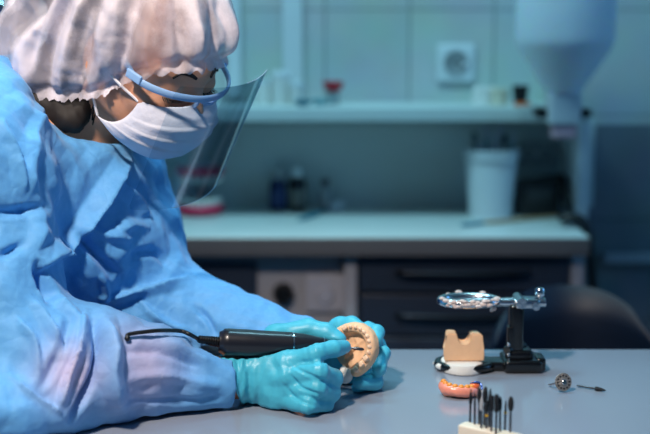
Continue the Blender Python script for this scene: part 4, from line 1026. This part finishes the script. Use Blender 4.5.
# rounded lower and upper corners
VV2 = VV.copy()
for j in range(nt_+1):
    for i in range(na+1):
        a = -1+2*i/na; t = j/nt_
        c = .06; e = max(0, abs(a)-(1-c))/c
        lo_t, hi_t = .07*(1-math.sqrt(max(0, 1-e*e))), 1-.03*(1-math.sqrt(max(0, 1-e*e)))
        VV2[j*K+i] = visor_pt(a, lo_t+(hi_t-lo_t)*t)
QQ = np.array([[j*K+i, j*K+i+1, (j+1)*K+i+1, (j+1)*K+i] for j in range(nt_) for i in range(na)])
vz = npmesh('visor', VV2, QQ, visor_mat(), fr)
bm = new()
rim = [Vector(VV2[i]) for i in range(na*3//5, na+1)]+[Vector(VV2[j*K+na]) for j in range(1, nt_+1)]+[Vector(VV2[nt_*K+i]) for i in range(na-1, na//3, -1)]
tube(bm, rim, .0005, 6, cap=False); obj('visor_rim', bm, mat('polished edge', (190, 215, 235), .15, alpha=.5), fr)
# ---- legs and stool (below the table edge)
LG = Field((-.80, .98, 0), (-.0, 1.70, .62), .007)
for s in (-1, 1):
    hip = np.array((-.66, 1.43+s*.09, .55)); kn = np.array((-.28, 1.36+s*.13, .52)); an = np.array((-.30, 1.36+s*.13, .09))
    LG.cone(hip, kn, .085, .062, .02); LG.cone(kn, an, .058, .042, .02)
LG.ell((-.66, 1.43, .55), (.13, .17, .09), k=.03)
P, Q = LG.mesh(2); npmesh('trousers', P+normals(P, Q)*(crumple(P, .09, 3)*.006)[:, None], Q, mat('navy trousers', (30, 42, 70), .8), hw)
for s in (-1, 1):
    SF = Field((-.36, 1.2+s*.13, 0), (-.06, 1.52+s*.13, .16), .004); y = 1.36+s*.13
    SF.cone((-.30, y, .045), (-.14, y, .035), .042, .034, .02); SF.cone((-.30, y, .06), (-.30, y, .11), .04, .036, .02); SF.half(.002, .004)
    P, Q = SF.mesh(2); npmesh('shoe', P, Q, mat('white shoe', (220, 220, 222), .6), hw)
# ================================================================== handpiece
ho = thing('micromotor_handpiece', (hb+hf)/2, 'black dental micromotor handpiece held in the right glove', 'handpiece')
M_hb = mat('graphite body', (26, 28, 36), .32, var=.08, coat=.15)
bm = new(); lathe(bm, [(0, 0), (.0115, 0), (.0128, 3*U_), (.0150, 5*U_), (.0154, 9*U_), (.0150, 24*U_), (.0152, 26*U_), (.0146, 40*U_), (.0140, 72*U_), (0, 72*U_)], hb, hd, 40); obj('motor_body', bm, M_hb, ho)
bm = new(); lathe(bm, [(.0136, 72*U_), (.0143, 72.3*U_), (.0143, 73.6*U_), (.0136, 74*U_)], hb, hd, 40); obj('ring', bm, M_chrome, ho)
bm = new(); lathe(bm, [(0, 74*U_), (.0138, 74*U_), (.0130, 84*U_), (.0098, 100*U_), (.0092, 103*U_), (.0088, 103.5*U_), (.0082, 107*U_), (.0048, 112*U_), (.0044, 120*U_), (0, 120*U_)], hb, hd, 36); obj('nose_cone', bm, M_hb, ho)
bm = new(); lathe(bm, [(.0094, 103.6*U_), (.0097, 104*U_), (.0095, 105*U_), (.0085, 105.4*U_)], hb, hd, 32); obj('collar', bm, M_chrome, ho)
a = hb+hd*119*U_
bm = new(); tube(bm, [a, a+(tip-a)*.6, a+(tip-a)*.62, tip-(tip-a)*.08, tip], [.0013, .0013, .0016, .0019, .0008], 12); obj('burr_tip', bm, M_shank, ho)
bm = new(); e = W(198, 339, 1.238)
for i in range(9):
    q0 = hb+(e-hb)*(i/9); lathe(bm, [(0, 0), (.0056-.0002*i, 0), (.0060-.0002*i, .0007), (.0056-.0002*i, .0016), (0, .0016)], q0, (e-hb), 16)
tube(bm, [hb+hd*.002, e], [.0045, .0032], 12); obj('strain_relief', bm, M_black, ho)
bm = new(); from mathutils.bvhtree import BVHTree
bt_ = BVHTree.FromPolygons([tuple(p) for p in gown_P], [tuple(int(i) for i in q) for q in gown_Q])
cp = [e]; o_ = Vector((0, 0, CZ)); yl = e.y
for u, v, li in ((190, 334.5, .026), (180, 331, .024), (160, 330.5, .018), (144, 332, .010), (133, 333.5, .008), (127.5, 335, .006), (127.5, 338.5, .005)):
    d_ = (W(u, v, 1.2)-o_).normalized(); h_ = bt_.ray_cast(o_, d_)[0]
    Y_ = min(h_.y-li if h_ is not None else yl, yl+.002); yl = Y_; cp.append(W(u, v, Y_))
tube(bm, smooth_path(cp, 8), .0022, 10); ball(bm, cp[-1], .0032, seg=10); obj('cable', bm, M_black, ho)
# ================================================================== held dental model
dm = thing('dental_model', mc_, 'tan upper jaw dental model held between the two gloved hands', 'dental model')
F_ = Field(mc_-.045, mc_+.045, .0009)
def arc_pt(t): a = t*math.radians(100); return 27*math.cos(a)*(1 if abs(t) < .9 else 1)-3, 24*math.sin(a)*(1+.0*abs(t))
AR = [(lambda q: (q[0]-(6*max(0, abs(t)-.6)/.4)**1.0, q[1]))(arc_pt(t)) for t in np.linspace(-1, 1, 25)]
for (x0, y0), (x1, y1) in zip(AR, AR[1:]):
    F_.cone(mp_(x0*.93, y0*.93, -4), mp_(x1*.93, y1*.93, -4), .0062, k=.003); F_.cone(mp_(x0*.96, y0*.96, 1.5), mp_(x1*.96, y1*.96, 1.5), .0044, k=.004)
F_.ell(mp_(2, 0, -7), (.0265, .0245, .0052), MR, .004)
F_.ell(mp_(1, 0, 1), (.017, .015, .0072), MR, .004, 'cut')
F_.cone(mp_(-14, 0, -4), mp_(18, 0, -3), .0016, k=.003)
for k in (6, 10, 14): F_.cone(mp_(k, -7, -4.5), mp_(k+2, 7, -4.5), .0014, k=.003)
P, Q = F_.mesh(2); P += normals(P, Q)*(noise(P*170)*.0007)[:, None]
npmesh('stone_base', P, Q, M_tan, dm)
T_ = Field(mc_-.045, mc_+.045, .0008)
for i, t in enumerate(np.linspace(-.92, .92, 14)):
    k = (t+1)/2*24; j = min(int(k), 23); f = k-j; x = AR[j][0]*(1-f)+AR[j+1][0]*f; y = AR[j][1]*(1-f)+AR[j+1][1]*f
    m_ = abs(t) > .5
    T_.ell(mp_(x*.97, y*.97, 5), (.0036 if m_ else .0026, .0037 if m_ else .0033, .0048), MR, .0012)
    if m_:
        for dx_, dy_ in ((1.6, 1.4), (-1.6, 1.4), (1.6, -1.4), (-1.6, -1.4)): T_.ell(mp_(x*.97+dx_, y*.97+dy_, 8.6), (.0017, .0017, .0016), MR, .0012)
P, Q = T_.mesh(1); npmesh('teeth', P, Q, mat('pale dental stone', (238, 200, 168), .5, var=.05, sss=.05), dm)
bm = new(); random.seed(3)
ball(bm, wp, (.0075, .006, .0085), Euler((.3, .5, .2)).to_matrix(), 14); ball(bm, wp+Vector((.003, -.001, .005)), (.006, .005, .006), None, 12); ball(bm, wp+Vector((-.003, 0, .006)), (.005, .005, .007), None, 12)
obj('white_plaster_lump', bm, M_plast, dm)
# ================================================================== light
def area(name, loc, target, size, power, col, sy=None):
    l = bpy.data.lights.new(name, 'AREA'); l.energy = power; l.color = col; l.size = size
    if sy: l.shape = 'RECTANGLE'; l.size_y = sy
    o = bpy.data.objects.new(name, l); COL.objects.link(o); o.location = loc
    o.rotation_euler = (Vector(target)-Vector(loc)).to_track_quat('-Z', 'Y').to_euler(); return o
def spot(name, loc, target, power, col, ang, blend, rad):
    l = bpy.data.lights.new(name, 'SPOT'); l.energy = power; l.color = col; l.spot_size = math.radians(ang); l.spot_blend = blend; l.shadow_soft_size = rad
    o = bpy.data.objects.new(name, l); COL.objects.link(o); o.location = loc; o.rotation_euler = (Vector(target)-Vector(loc)).to_track_quat('-Z', 'Y').to_euler(); return o
spot('key_lamp', (-.50, .34, 2.24), (-.17, 1.28, .95), 145, (1, .87, .76), 46, .7, .07)
area('ceiling_panel_back', (-.25, 1.85, 2.66), (-.25, 2.45, 0), 1.2, 31, (.40, .84, 1.0), .35)
area('blue_side_fill', (2.0, 1.5, 1.5), (.4, 2.1, .8), .9, 8, (.12, .44, 1.0), 1.2)  # added blue fill for the chair and right wall, no window there
w = bpy.data.worlds.new('world'); S.world = w; w.use_nodes = True
w.node_tree.nodes['Background'].inputs[0].default_value = (.07, .26, .62, 1); w.node_tree.nodes['Background'].inputs[1].default_value = .17
vs = S.view_settings; vs.view_transform = 'Standard'; vs.look = 'None'; vs.gamma = 1; vs.exposure = 0; vs.use_curve_mapping = False
